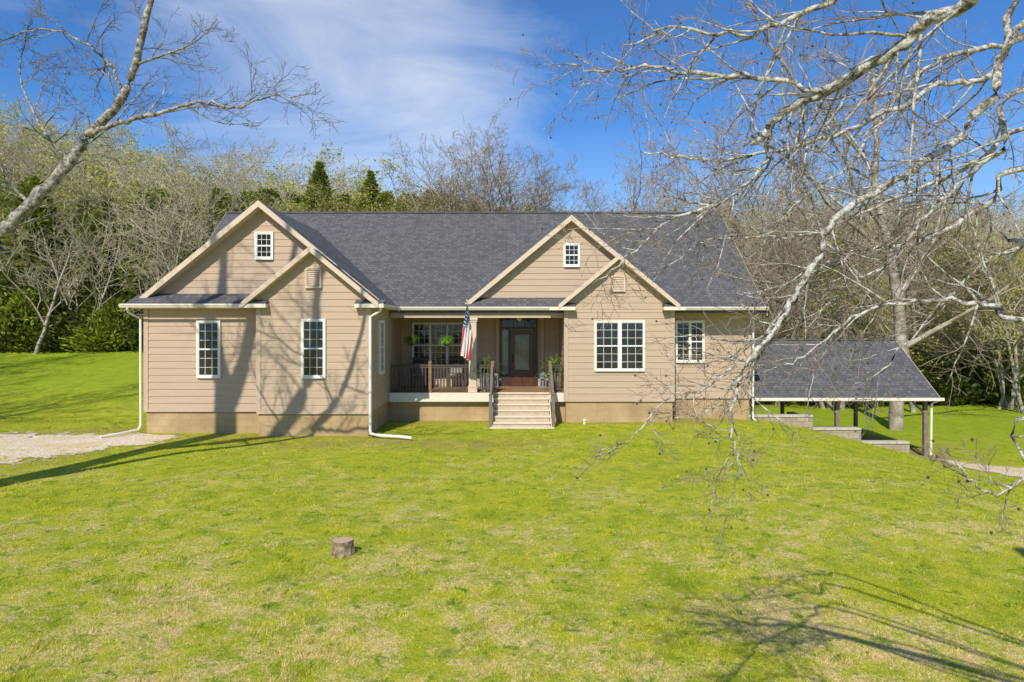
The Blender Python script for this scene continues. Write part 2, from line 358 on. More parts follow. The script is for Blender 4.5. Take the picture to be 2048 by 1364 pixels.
lap_front(wl,22.3,K(1.73),K(5.28),SB+.05,ZW); lap_front(wl,23.3,K(5.28),K(8.13),SB+.05,ZW)
lap_side(wl,1.73,22.3,25,SB+.05,ZW,-1); lap_side(wl,5.28,22.3,23.3,SB+.05,ZW,1)
RY,RZ=27.5,7.73; S0=(RZ-3.80)/(RY-22.6)
lap_side(wl,8.13,23.3,31.7,SB+.05,ZW,1)
lap_side(wl,8.13,0,0,ZW,RZ-.2,1,lambda z:RY-(RZ-.15-z)/S0,lambda z:RY+(RZ-.15-z)/S0)
lap_side(wl,-10.75,0,0,ZW,RZ-.2,-1,lambda z:RY-(RZ-.15-z)/S0,lambda z:RY+(RZ-.15-z)/S0)
lap_front(wl,25.0,K(-4.06),K(1.73),.957,3.6)
wl.add([(-10.75,32.2,SB),(8.13,32.2,SB),(8.13,32.2,ZW),(-10.75,32.2,ZW)],[(0,1,2,3)])
mk('wall',wl,M['siding'],house)
fd=MB()
fd.box(-10.72,-7.24,20.03,32.1,-.4,SB); fd.box(-7.24,-4.09,19.53,25,-.4,SB-.001); fd.box(1.76,5.25,22.33,32.1,-.4,SB+.05); fd.box(5.2,8.10,23.33,31.9,-2.2,SB+.048); fd.box(-4.2,1.85,22.68,32.0,-.4,.66)
mk('foundation',fd,M['found'],house)
for x,y,s in ((-10.75,20,1),(-7.27,19.5,1),(-4.06,19.5,-1),(1.73,22.3,1),(5.28,22.3,-1),(8.13,23.3,-1)):
    ct=MB(); zb=SB+(.05 if x>0 else 0)
    if s>0: vs=[(x-.03,y-.03),(x+.10,y-.03),(x+.10,y),(x,y),(x,y+.12),(x-.03,y+.12)]
    else: vs=[(x-.10,y-.03),(x+.03,y-.03),(x+.03,y+.12),(x,y+.12),(x,y),(x-.10,y)]
    nn_=6; ct.add([(a,b,zb) for a,b in vs]+[(a,b,ZW) for a,b in vs],[tuple(range(nn_-1,-1,-1)),tuple(range(nn_,2*nn_))]+[(k,(k+1)%nn_,(k+1)%nn_+nn_,k+nn_) for k in range(nn_)])
    mk('corner_trim',ct,M['sidetrim'],house)
ct=MB(); ct.box(-10.77,-7.28,19.97,20.0,SB-.05,SB); ct.box(-7.29,-4.03,19.47,19.5,SB-.05,SB); ct.box(1.71,5.3,22.27,22.3,SB-.0,SB+.05); ct.box(5.3,8.15,23.27,23.3,SB-.0,SB+.05)
mksplit('skirt_board',ct,M['sidetrim'],house)
rf=MB(); T=.1
X0,X1=-11.5,8.38
rf.slab([(X0,22.45,3.80-.15*S0),(X1,22.45,3.80-.15*S0),(X1,RY,RZ),(X0,RY,RZ)],T)
rf.slab([(X1,32.55,3.80-.15*S0),(X0,32.55,3.80-.15*S0),(X0,RY,RZ),(X1,RY,RZ)],T)
rf.box(X0,X1,RY-.09,RY+.09,RZ-.03,RZ+.03)
def gable(apx,apz,s,half,y0,y1l,y1r):
    rf.slab([(apx-half,y0,apz-s*half),(apx,y0,apz),(apx,y1l,apz),(apx-half,y1l,apz-s*half)][::1],T)
    rf.slab([(apx,y0,apz),(apx+half,y0,apz-s*half),(apx+half,y1r,apz-s*half),(apx,y1r,apz)],T)
gable(-7.48,6.82,S,3.70,20.15,27.2,27.2)
gable(-5.70,5.364,S,1.92,19.25,20.5,20.149)
gable(1.98,6.82,SR,3.55,22.75,27.2,27.2)
gable(3.46,5.44,SR,1.95,22.02,23.05,23.05)
rf.slab([(-11.14,19.62,3.79),(-7.3,19.62,3.79),(-7.3,20.52,4.13),(-11.14,20.52,4.13)],.07)
roof=mk('roof',rf,M['shingle'],house)
rk=MB()
def rake(apx,apz,s,half,y,w=.15,off=0):
    for sg in (-1,1):
        a=(apx,apz+.03); b=(apx+sg*half,apz-s*half+.03); d=w*1.25
        vs=[(a[0],y,a[1]),(b[0],y,b[1]),(b[0],y,b[1]-d),(a[0],y,a[1]-d)]
        vs+=[(v[0],v[1]-.045,v[2]) for v in vs]
        vs+=[(a[0],y+.35,a[1]-d),(b[0],y+.35,b[1]-d)]
        rk.add(vs,[(0,1,2,3),(7,6,5,4),(0,4,5,1),(1,5,6,2),(2,6,7,3),(3,7,4,0),(3,2,9,8)])
rake(-7.48,6.82,S,3.70,20.15); rake(-5.70,5.364,S,1.93,19.25,.13); rake(1.98,6.82,SR,3.55,22.75); rake(3.46,5.44,SR,1.96,22.02,.13)
mksplit('rake_board',rk,M['trim'],house)
rk=MB()
for sg in (-1,1):
    for xe in (X1+.001,X0-.03):
        y1=RY+sg*5.05; z1=RZ-5.05*S0
        rk.add([(xe,RY,RZ-.03),(xe,y1,z1-.03),(xe,y1,z1-.2),(xe,RY,RZ-.2),(xe+.03,RY,RZ-.03),(xe+.03,y1,z1-.03),(xe+.03,y1,z1-.2),(xe+.03,RY,RZ-.2)],[(0,1,2,3),(7,6,5,4),(0,4,5,1),(1,5,6,2),(2,6,7,3),(3,7,4,0)])
mksplit('rake_board',rk,M['sidetrim'],house)
sf=MB()
sf.box(-11.1,-10.73,19.7,32.3,3.66,3.69); sf.box(-10.73,-7.3,19.68,20.02,3.66,3.69); sf.box(-4.06,-3.82,19.3,22.6,3.66,3.69); sf.box(5.3,8.35,22.6,23.32,3.66,3.69)
mksplit('soffit',sf,M['trim'],house)
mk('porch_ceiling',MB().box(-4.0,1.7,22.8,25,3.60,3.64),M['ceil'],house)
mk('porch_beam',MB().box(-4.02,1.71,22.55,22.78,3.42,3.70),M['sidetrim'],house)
def gutter(a,b,out):
    mb=MB(); a=Vector(a); b=Vector(b); o=Vector(out)
    prof=[(0,0),(.08,0),(.10,.04),(.12,.07),(.12,.11),(.105,.11),(.1,.075),(0,.02)]
    vs=[p+o*q[0]+Vector((0,0,q[1]-.1)) for p in (a,b) for q in prof]; n=len(prof)
    mb.add(vs,[tuple(range(n)),tuple(range(2*n-1,n-1,-1))]+[(i,(i+1)%n,(i+1)%n+n,i+n) for i in range(n)])
    return mk('gutter',mb,M['cream'],house)
gutter((-11.2,19.60,3.77),(-7.45,19.60,3.77),(0,-1,0)); gutter((-11.18,19.6,3.77),(-11.18,32.3,3.77),(-1,0,0))
gutter((-3.78,19.25,3.77),(-3.78,22.35,3.77),(1,0,0)); gutter((-3.7,22.43,3.77),(1.5,22.43,3.77),(0,-1,0)); gutter((5.42,22.43,3.77),(8.4,22.43,3.77),(0,-1,0))
for xa,xb,y in ((-7.9,-6.95,19.3),(-4.45,-3.62,19.3),(1.2,2.05,22.05),(4.9,5.6,22.05)):
    y2=y+.22
    mk('eave_return',MB().box(xa,xb,y-.06,y2,3.66,3.77),M['cream'],house)
    m2=MB()
    m2.add([(xa,y-.05,3.775),(xb,y-.05,3.775),(xb,y2,3.90),(xa,y2,3.90),(xa,y2,3.775),(xb,y2,3.775)],[(0,1,2,3),(0,3,4),(1,5,2),(0,4,5,1),(3,2,5,4)])
    mk('eave_return_cap',m2,M['shingle'],house)
def pipe(pts,r=.035): return mk('downspout',MB().tube(pts,r,8),M['white'],house)
pipe([(-11.1,19.7,3.68),(-11.1,19.72,3.55),(-10.84,19.92,3.35),(-10.84,19.93,.25),(-10.9,19.9,.12),(-11.15,19.3,.09),(-11.4,18.9,.07)])
pipe([(-3.74,19.4,3.68),(-3.74,19.42,3.58),(-4.03,19.4,3.4),(-4.03,19.4,.2),(-4.0,19.3,.1),(-3.7,19.1,.08),(-3.0,18.9,.07),(-2.75,18.75,.06)],.042)
pipe([(8.25,22.5,3.68),(8.2,23.2,3.45),(8.2,23.22,.0),(8.25,23.1,-.05)])
def window(xc,y,z0,z1,w,cols,rows,split=True,panes=1,side=None,mul=.045):
    def tf(mb):
        if side is not None: mb.v=[(side+(y-v[1]),xc+(v[0]-xc),v[2]) for v in mb.v]
        return mb
    y_=y
    wo=mk('window',tf(MB().box(xc-w/2,xc+w/2,y_-.034,y_-.03,z0,z1)),M['glass'],house)
    fr=MB(); c=.048
    x0,x1=xc-w/2,xc+w/2
    fr.box(x0-c,x0+.012,y_-.07,y_,z0-c,z1+c); fr.box(x1-.012,x1+c,y_-.07,y_,z0-c,z1+c)
    fr.box(x0+.012,x1-.012,y_-.07,y_,z1-.012,z1+c); fr.box(x0+.012,x1-.012,y_-.09,y_,z0-c,z0+.012)
    pw=w/panes
    for k in range(1,panes): fr.box(x0+k*pw-mul,x0+k*pw+mul,y_-.073,y_-.03,z0,z1)
    sm_=MB()
    for k in range(panes):
        a=x0+k*pw; b=a+pw
        if split: fr.box(a+.02,b-.02,y_-.062,y_-.031,(z0+z1)/2-.022,(z0+z1)/2+.022)
        fr.box(a,a+.03,y_-.058,y_-.031,z0,z1); fr.box(b-.03,b,y_-.058,y_-.031,z0,z1); fr.box(a+.03,b-.03,y_-.058,y_-.031,z1-.035,z1); fr.box(a+.03,b-.03,y_-.058,y_-.031,z0,z0+.045)
        for q in range(1,cols): sm_.box(a+pw*q/cols-.006,a+pw*q/cols+.006,y_-.045,y_-.0345,z0,z1)
        for q in range(1,rows): sm_.box(a,b,y_-.044,y_-.0348,z0+(z1-z0)*q/rows-.006,z0+(z1-z0)*q/rows+.006)
    mk('frame',tf(fr),M['white'],wo); mk('muntin',tf(sm_),M['white'],wo)
    return wo
window(-8.87,20.0,1.67,3.26,.60,3,6); window(-5.66,19.5,1.7,3.30,.60,3,6)
window(-7.43,20.5,5.18,5.92,.46,3,4); window(2.01,23.0,5.18,5.89,.47,3,4)
window(3.51,22.3,1.72,3.28,1.56,3,6,True,2,mul=.065); window(6.06,23.3,1.95,3.29,.9,2,6,True,2)
window(21.1,0,1.72,3.28,.58,3,6,True,1,side=-4.06)
window(-2.68,25.0,1.66,3.24,1.86,3,6,True,3)
def vent(xc,y,z0,z1,w):
    mb=MB(); mb.box(xc-w/2-.05,xc-w/2,y-.06,y,z0,z1-.1); mb.box(xc+w/2,xc+w/2+.05,y-.06,y,z0,z1-.1); mb.box(xc-w/2-.05,xc+w/2+.05,y-.07,y,z0-.06,z0)
    n=10; pr=[]
    for i in range(n+1):
        a=math.pi*i/n; pr.append((xc+math.cos(a)*(w/2+.05),z1-.1+math.sin(a)*.09))
    for i in range(n):
        (a,b),(c,d)=pr[i],pr[i+1]; mb.beam((a,y-.03,b),(c,y-.03,d),.06,.05,(0,1,0))
    z=z0+.02
    while z<z1-.06:
        mb.add([(xc-w/2,y-.05,z),(xc+w/2,y-.05,z),(xc+w/2,y-.012,z+.045),(xc-w/2,y-.012,z+.045),(xc-w/2,y-.035,z-.012),(xc+w/2,y-.035,z-.012)],[(0,1,2,3),(4,5,1,0)]); z+=.055
    mk('gable_vent',mb,M['trim'],house)
vent(-5.66,19.48,4.28,4.82,.36); vent(3.47,22.28,4.33,4.80,.34)
# porch
porch=mk('porch_deck',MB().box(-4.05,1.72,22.5,25,.90,.957),M['deck'],house)
mksplit('porch_fascia',MB().box(-4.04,-.66,22.46,22.5,.66,.95).box(1.26,1.72,22.46,22.5,.66,.95).box(-4.03,1.71,22.5,22.66,.64,.895),M['cream'],house)
def column(x):
    mb=MB(); y=22.66
    mb.box(x-.15,x+.15,y-.15,y+.15,.957,1.12); mb.box(x-.165,x+.165,y-.165,y+.165,1.12,1.15)
    mb.box(x-.125,x+.125,y-.125,y+.125,1.15,3.3); mb.box(x-.145,x+.145,y-.145,y+.145,3.28,3.34); mb.box(x-.165,x+.165,y-.165,y+.165,3.34,3.42)
    mk('column',mb,M['trim'],house,bev=.006)
column(-1.30)
mksplit('pilaster',MB().box(-.60,-.48,24.9,24.97,.957,3.5).box(1.05,1.17,24.9,24.97,.957,3.5),M['sidetrim'],house)
def railing(xa,xb,y):
    mb=MB(); mb.box(xa,xb,y-.045,y+.045,1.83,1.87); mb.box(xa,xb,y-.02,y+.02,1.76,1.82); mb.box(xa,xb,y-.03,y+.03,1.04,1.08)
    n=int((xb-xa)/.10)
    for i in range(1,n):
        x=xa+(xb-xa)*i/n; mb.box(x-.02,x+.02,y-.018,y+.018,1.07,1.77)
    mk('railing',mb,M['rail'],house)
def post(x,y,z0,z1,mt='railp'):
    mb=MB().box(x-.05,x+.05,y-.05,y+.05,z0,z1); mb.box(x-.065,x+.065,y-.065,y+.065,z1,z1+.03); mb.box(x-.04,x+.04,y-.04,y+.04,z1+.03,z1+.07)
    mk('newel_post',mb,M[mt],house,bev=.005)
railing(-4.0,-2.76,22.62); railing(-2.66,-1.45,22.62); railing(-1.15,-.69,22.62); railing(1.31,1.68,22.62)
for x in (-2.71,-.64,1.26): post(x,22.6,.957,1.93)
post(-.66,21.15,-.05,1.0,'railg'); post(1.28,21.15,-.05,1.0,'railg')
for x in (-.66,1.28):
    mb=MB(); mb.beam((x,22.55,1.86),(x,21.15,.95),.07,.04); mb.beam((x,22.55,1.14),(x,21.15,.22),.045,.04)
    for i in range(1,11):
        t=i/11; y=22.5+(21.2-22.5)*t; mb.box(x-.015,x+.015,y-.015,y+.015,1.14-.92*t-.02,1.84-.91*t)
    mk('stair_railing',mb,M['railg'],house)
st=MB(); rs=MB()
for i in range(6):
    zt=.957-.16*(i+1)+.002; y1=22.5-.27*i; y0=y1-.27
    if i<5: st.box(-.58,1.2,y0-.035,y1,zt-.045,zt); rs.box(-.56,1.18,y0,y0+.02,zt-.16,zt-.046)
    if i==0: rs.box(-.56,1.18,y1-.02,y1-.001,zt,zt+.11)
st.box(-.62,1.24,22.44,22.52,.915,.962)
st.box(-.68,1.3,20.92,21.22,-.1,.03)
stair=mk('stair',st,M['step'],house,bev=.008); mk('riser',rs,M['riser'],stair)
sg=MB()
for x in (-.61,1.2):
    vs=[(x,22.5,.9),(x,21.12,.06),(x,21.12,-.1),(x,22.5,-.1)]; vs+=[(a+.035,b,c) for a,b,c in vs]
    sg.add(vs,[(0,1,2,3),(7,6,5,4),(0,4,5,1),(1,5,6,2),(2,6,7,3),(3,7,4,0)])
mksplit('stringer',sg,M['step'],stair)
# door
door=mk('door',MB().box(-.04,.76,24.93,24.965,.965,3.0),M['door'],house)
mk('door_glass',MB().box(.10,.62,24.915,24.929,1.55,2.84),M['dglass'],door)
gp=MB()
for a in ((.07,.10),(.62,.65)): gp.box(a[0],a[1],24.9,24.93,1.52,2.87)
gp.box(.10,.62,24.9,24.93,1.52,1.55); gp.box(.10,.62,24.9,24.93,2.84,2.87)
for a in ((.08,.34),(.38,.64)): gp.box(a[0],a[1],24.91,24.93,1.12,1.42)
mk('door_panel',gp,M['door'],door,bev=.006); mk('handle',MB().tube([(.03,24.90,1.85),(.03,24.86,1.9),(.03,24.86,2.05),(.03,24.90,2.1)],.012),M['metal'],door)
dg=MB()
for q in range(1,3): dg.box(.10+.52*q/3-.006,.10+.52*q/3+.006,24.905,24.9145,1.55,2.84)
for q in (1.75,2.64): dg.box(.10,.62,24.904,24.9146,q-.006,q+.006)
mk('door_came',dg,M['came'],door)
sd=mk('sidelight',MB().box(-.36,-.14,24.93,24.955,1.4,3.0),M['dglass'],house)
mk('frame',MB().box(-.42,-.36,24.9,24.965,.96,3.05).box(-.14,-.045,24.9,24.965,.96,3.05).box(.765,.93,24.9,24.965,.96,3.05).box(-.36,-.14,24.91,24.96,.96,1.4).box(-.42,.93,24.9,24.966,3.05,3.11),M['dframe'],sd)
tr=mk('transom',MB().box(-.36,.87,24.94,24.958,3.12,3.38),M['glass'],house)
fr=MB().box(-.42,.93,24.9,24.967,3.38,3.44).box(-.42,-.36,24.9,24.967,3.11,3.38).box(.87,.93,24.9,24.967,3.11,3.38)
for x in (.05,.46): fr.box(x-.012,x+.012,24.92,24.939,3.12,3.38)
mk('frame',fr,M['dframe'],tr)
mk('porch_light',MB().lathe((.25,23.8,3.42),[(.02,.17),(.02,.06),(.10,.05),(.09,-.06),(.03,-.1)],12),M['bulb'],house)
# ------------------------------------------------------------------ CARPORT
cp=root('carport',(11.9,27.3,-1.6),'open timber carport with dark shingle gable roof beside the house','carport')
mb=MB(); e0,ezz,rz_,ry=24.45,.60,2.62,27.3
mb.slab([(8.56,e0,ezz),(15.32,e0,ezz),(15.32,ry,rz_),(8.56,ry,rz_)],.09); mb.slab([(15.32,2*ry-e0,ezz),(8.56,2*ry-e0,ezz),(8.56,ry,rz_),(15.32,ry,rz_)],.09)
mb.box(8.56,15.32,ry-.1,ry+.1,rz_-.04,rz_+.025)
mk('roof',mb,M['shingle'],cp)
mk('fascia',MB().box(8.56,15.36,e0-.05,e0-.001,ezz-.14,ezz-.015),M['cream'],cp)
mb=MB()
for sg_ in (-1,1):
    y1=ry+sg_*(ry-e0)
    mb.add([(15.325,ry,rz_-.02),(15.325,y1,ezz-.02),(15.325,y1,ezz-.13),(15.325,ry,rz_-.14),(15.36,ry,rz_-.02),(15.36,y1,ezz-.02),(15.36,y1,ezz-.13),(15.36,ry,rz_-.14)],[(0,1,2,3),(7,6,5,4),(0,4,5,1),(1,5,6,2),(2,6,7,3),(3,7,4,0)])
mksplit('rake_board',mb,M['sidetrim'],cp)
for x in (8.75,11.8,15.0):
    for y in (24.8,29.8):
        p=MB().box(x-.065,x+.065,y-.065,y+.065,-1.75,.70); p.beam((x-.02,y,.0),(x-.6,y,.55),.07) if x>9 else None; mk('post',p,M['postw'],cp)
mksplit('beam',MB().box(8.6,15.2,24.7,24.9,.52,.72).box(8.6,15.2,29.7,29.9,.52,.72).box(15.0,15.12,24.9,29.7,.5,.66),M['postw'],cp)
mk('gutter',MB().box(8.56,15.4,e0-.15,e0-.051,ezz-.11,ezz-.01),M['cream'],cp)
mk('downspout',MB().tube([(15.25,e0-.1,.5),(15.15,24.65,.35),(15.13,24.66,-1.5)],.04),M['white'],cp)
rw=root('retaining_wall',(11,24.1,-1.6),'stepped tan concrete block retaining wall with pale caps','retaining wall')
mb=MB(); cpb=MB()
for xa,xb,zt in ((8.2,10.55,-.05),(10.55,12.25,-.50),(12.25,13.95,-.98)):
    mb.box(xa,xb,23.95,24.25,-2.0,zt); x=xa
    while x<xb-.05:
        x2=min(x+.41,xb); cpb.box(x+.006,x2-.004,23.92+R.uniform(-.01,.01),24.28,zt,zt+.075); x=x2
mb.box(10.3,10.55,24.25,25.6,-2,-.06); mb.box(8.25,10.3,24.25,24.9,-2,-.35)
mk('wall',mb,M['block'],rw); mk('cap_stone',cpb,M['cap'],rw,bev=.01)
# ------------------------------------------------------------------ small objects
sx_,sy_=(685-1024)/F*9.3,9.3; sz=float(H(sx_,sy_))
stp=root('tree_stump',(sx_,sy_,sz),'short sawn tree stump with rough bark standing on the lawn','tree stump')
mb=MB(); nn=28; vs=[]
rr=[.145*(1+.08*math.sin(3*a*6.283/nn)+R.uniform(-.04,.04)) for a in range(nn)]
for k,(z,s) in enumerate(((-.03,1.08),(.05,1.02),(.12,.98),(.205,.97))):
    for a_ in range(nn):
        q=6.283*a_/nn; r=rr[a_]*s*R.uniform(.97,1.03); vs.append((sx_+r*math.cos(q),sy_+r*math.sin(q),sz+z))
fs=[(k*nn+i_,k*nn+(i_+1)%nn,(k+1)*nn+(i_+1)%nn,(k+1)*nn+i_) for k in range(3) for i_ in range(nn)]
mb.add(vs,fs); mk('bark',mb,M['stump'],stp)
t=MB(); t.add([(v[0],v[1],v[2]-.002) for v in vs[3*nn:]],[tuple(range(nn))]); mk('cut_face',t,M['cut'],stp)
fl=root('flag',(-1.3,22.45,2.9),'american flag hanging from an angled pole bracketed to porch column','flag')
mk('flag_pole',MB().tube([(-1.28,22.5,2.55),(-1.36,21.9,3.35),(-1.42,21.45,3.95)],.014).lathe((-1.42,21.45,3.95),[(.005,-.03),(.03,0),(.005,.03)],8),M['white'],fl)
def flagmat():
    m,nt,b=newmat('flag_cloth'); uv=N(nt,'ShaderNodeUVMap').outputs[0]; s=N(nt,'ShaderNodeSeparateXYZ'); L(nt,uv,s.inputs[0])
    u,v=s.outputs['X'],s.outputs['Y']
    st=math_(nt,'GREATER_THAN',math_(nt,'MODULO',math_(nt,'MULTIPLY',v,13),2),1)
    c=mix(nt,st,(.42,.04,.05),(.62,.60,.58))
    inn=math_(nt,'MULTIPLY',math_(nt,'LESS_THAN',u,.4),math_(nt,'GREATER_THAN',v,.4615))
    fu=math_(nt,'SUBTRACT',math_(nt,'FRACT',math_(nt,'MULTIPLY',u,15)),.5); fv=math_(nt,'SUBTRACT',math_(nt,'FRACT',math_(nt,'MULTIPLY',math_(nt,'SUBTRACT',v,.4615),9/.5385)),.5)
    dd=math_(nt,'ADD',math_(nt,'MULTIPLY',fu,fu),math_(nt,'MULTIPLY',fv,fv)); star=math_(nt,'LESS_THAN',dd,.08)
    c2=mix(nt,star,(.02,.04,.17),(.7,.7,.7)); c=mix(nt,inn,c,c2)
    L(nt,c,b.inputs['Base Color']); b.inputs['Roughness'].default_value=.8; return m
me=bpy.data.meshes.new('cloth'); nu,nv=40,40; vs=[];fs=[];uvs=[]
for i_ in range(nu+1):
    for j in range(nv+1):
        u=i_/nu; v=j/nv
        g=1-.75*sm(u*2.2); bx=-1.42+.1*(1-v)
        x=bx+ .05*math.sin(v*19+u*2)*(.3+u); y=21.48+.62*(1-v)*float(g)+.25*float(1-g)+.07*math.cos(v*19+u*2)*u
        z=(3.90-.82*(1-v)*float(g)-.2*float(1-g))-u*1.5
        x+= -(v-.5)*.22*float(1-g)-.14*u
        vs.append((x+1.3,y-22.45,z-2.9)); uvs.append((u,v))
for i_ in range(nu):
    for j in range(nv):
        a=i_*(nv+1)+j; fs.append((a,a+1,a+nv+2,a+nv+1))
me.from_pydata(vs,[],fs); uvl=me.uv_layers.new(name='UVMap')
for lo in me.loops: uvl.data[lo.index].uv=uvs[lo.vertex_index]
for p in me.polygons: p.use_smooth=True
me.materials.append(flagmat()); o=bpy.data.objects.new('cloth',me); COL.objects.link(o); o.parent=fl
def fronds(mb,c,n,ln,droop,seed,wid=.05,up=.5):
    rg=random.Random(seed)
    for k in range(n):
        a=rg.uniform(0,6.283); l=ln*rg.uniform(.6,1.1); el=rg.uniform(.1,1.2)*up*2
        p=Vector(c); d=Vector((math.cos(a)*math.cos(el),math.sin(a)*math.cos(el),math.sin(el))); pts=[p.copy()]; N_=9
        for s_ in range(N_):
            d=(d+Vector((0,0,-droop*(s_+1)/N_))).normalized(); p=p+d*l/N_; pts.append(p.copy())
        for s_ in range(N_):
            q=pts[s_]; dd=(pts[s_+1]-q).normalized(); sd=dd.cross(Vector((0,0,1))).normalized(); w_=wid*(1-.7*s_/N_)
            for sg_ in (-1,1):
                e=q+sd*sg_*w_*2+dd*.02+Vector((0,0,-.01)); mb.add([q,q+dd*(l/N_*.55),e+dd*.02],[(0,1,2)])
def hanging(px):
    x,y,_=at(px,670,22.9); z=2.62
    r=root('hanging_fern',(x,y,z),'green fern in hanging basket below the porch ceiling','hanging plant','ferns hanging on the porch')
    mb=MB(); fronds(mb,(x,y,z+.05),110,.36,.5,px,.03,.5); mk('fronds',mb,M['fern'],r)
    mk('basket',MB().lathe((x,y,z-.14),[(.06,0),(.12,.08),(.14,.18)],14),M['rail'],r)
    b=MB()
    for k in range(3): a=k*2.09; b.tube([(x+.13*math.cos(a),y+.13*math.sin(a),z+.03),(x,y,z+.5)],.004,4)
    b.tube([(x,y,z+.5),(x,y,3.6)],.005,4); mk('hanger',b,M['metal'],r)
hanging(823); hanging(893)
def potted(x,y,z,seed):
    r=root('potted_palm',(x,y,z),'green leafy palm in tall glazed pot on the porch','potted plant','potted palms flanking the steps')
    mb=MB(); fronds(mb,(x,y,z+.62),95,.72,.26,seed,.045,.6); mk('fronds',mb,M['fern'],r)
    mk('pot',MB().lathe((x,y,z),[(.12,0),(.16,.1),(.19,.35),(.17,.55),(.2,.58),(.2,.62),(.15,.6)],20),M['pot'],r,smooth=False)
potted(-.90,22.95,.957,3); potted(1.40,22.95,.957,5)
def lantern(x,y,z):
    r=root('porch_lantern',(x,y,z),'blue-grey porch lantern with ring handle beside the door','lantern','lanterns beside the door')
    b=MB(); b.box(x-.12,x+.12,y-.12,y+.12,z,z+.05); b.box(x-.12,x+.12,y-.12,y+.12,z+.4,z+.44)
    for i_ in (-1,1):
        for j in (-1,1): b.box(x+i_*.1-.015,x+i_*.1+.015,y+j*.1-.015,y+j*.1+.015,z+.05,z+.4)
    for k in range(1,4): b.box(x-.1,x+.1,y-.112,y-.1,z+.05+.085*k,z+.06+.085*k)
    b.add([(x-.13,y-.13,z+.441),(x+.13,y-.13,z+.441),(x+.13,y+.13,z+.441),(x-.13,y+.13,z+.441),(x,y,z+.56)],[(0,1,4),(1,2,4),(2,3,4),(3,0,4)])
    mk('frame',b,M['bluegrey'],r); mk('candle',MB().lathe((x,y,z+.05),[(.04,0),(.04,.2),(.01,.2)],12),M['cush'],r)
    mk('handle',MB().tube([(x+.05*math.cos(t*.524),y,z+.6+.05*math.sin(t*.524)) for t in range(13)],.006,5),M['metal'],r)
lantern(-.62,24.6,.957); lantern(1.12,24.6,.957)
dm=MB().box(-.1,.85,24.1,24.75,.959,.975); o=mk('doormat',dm,M['mat_'],loc=(.4,24.4,.957),bev=.004); o['label']='brown coir doormat lying before the front door'; o['category']='doormat'
def chair(x,y,z,lb):
    r=root('porch_chair',(x,y,z),lb,'chair','chairs on the porch'); b=MB()
    for i_ in (-1,1):
        b.box(x+i_*.27-.025,x+i_*.27+.025,y-.27,y-.22,z,z+.62); b.box(x+i_*.27-.025,x+i_*.27+.025,y+.22,y+.27,z,z+1.05); b.box(x+i_*.27-.04,x+i_*.27+.04,y-.3,y+.27,z+.62,z+.65)
    b.box(x-.25,x+.25,y-.26,y+.26,z+.38,z+.42); mk('frame',b,M['rail'],r)
    s=MB()
    for k in range(6): s.box(x-.22+k*.085-.025,x-.22+k*.085+.025,y+.235,y+.26,z+.42,z+1.0)
    s.box(x-.25,x+.25,y+.225,y+.27,z+1.0,z+1.08); mk('backrest',s,M['rail'],r)
    mk('cushion',MB().box(x-.23,x+.23,y-.25,y+.2,z+.421,z+.5).box(x-.2,x+.2,y+.1,y+.22,z+.5,z+.85),M['cush'],r,bev=.03)
chair(-3.3,24.4,.957,'dark wooden porch chair with grey cushions beside the window'); chair(-2.0,24.4,.957,'dark wooden porch chair with grey cushions beside the window')
vp=MB().tube([(2.32,21.9,-.05),(2.32,21.9,.1),(2.32,21.86,.14)],.04); o=mk('vent_pipe',vp,M['white'],loc=(2.32,21.9,0)); o['label']='short white plastic cleanout pipe standing in the grass'; o['category']='pipe'
# ------------------------------------------------------------------ TREES
class TB:
    def __init__(s): s.v=[]; s.f=[]
    def add(s,pts,rad,k):
        o=len(s.v); n=len(pts)
        for i in range(n):
            a=pts[max(i-1,0)]; b=pts[min(i+1,n-1)]
            dx,dy,dz=b[0]-a[0],b[1]-a[1],b[2]-a[2]; l=math.sqrt(dx*dx+dy*dy+dz*dz) or 1; dx/=l;dy/=l;dz/=l
            if abs(dz)<.9: ux,uy,uz=dy,-dx,0
            else: ux,uy,uz=0,dz,-dy
            l=math.sqrt(ux*ux+uy*uy+uz*uz); ux/=l;uy/=l;uz/=l
            wx,wy,wz=dy*uz-dz*uy,dz*ux-dx*uz,dx*uy-dy*ux
            p=pts[i]; r=rad[i]
            for q in range(k):
                t=6.28318*q/k; c=math.cos(t)*r; s_=math.sin(t)*r
                s.v.append((p[0]+ux*c+wx*s_,p[1]+uy*c+wy*s_,p[2]+uz*c+wz*s_))
        for i in range(n-1):
            for q in range(k):
                q2=(q+1)%k; s.f.append((o+i*k+q,o+i*k+q2,o+(i+1)*k+q2,o+(i+1)*k+q))
def norm(d):
    l=math.sqrt(d[0]**2+d[1]**2+d[2]**2) or 1; return (d[0]/l,d[1]/l,d[2]/l)
def deflect(d,ang,rg):
    D_=Vector(d); a=D_.orthogonal().normalized(); b=D_.cross(a); t=rg.uniform(0,6.283)
    v=D_*math.cos(ang)+(a*math.cos(t)+b*math.sin(t))*math.sin(ang); return (v.x,v.y,v.z)
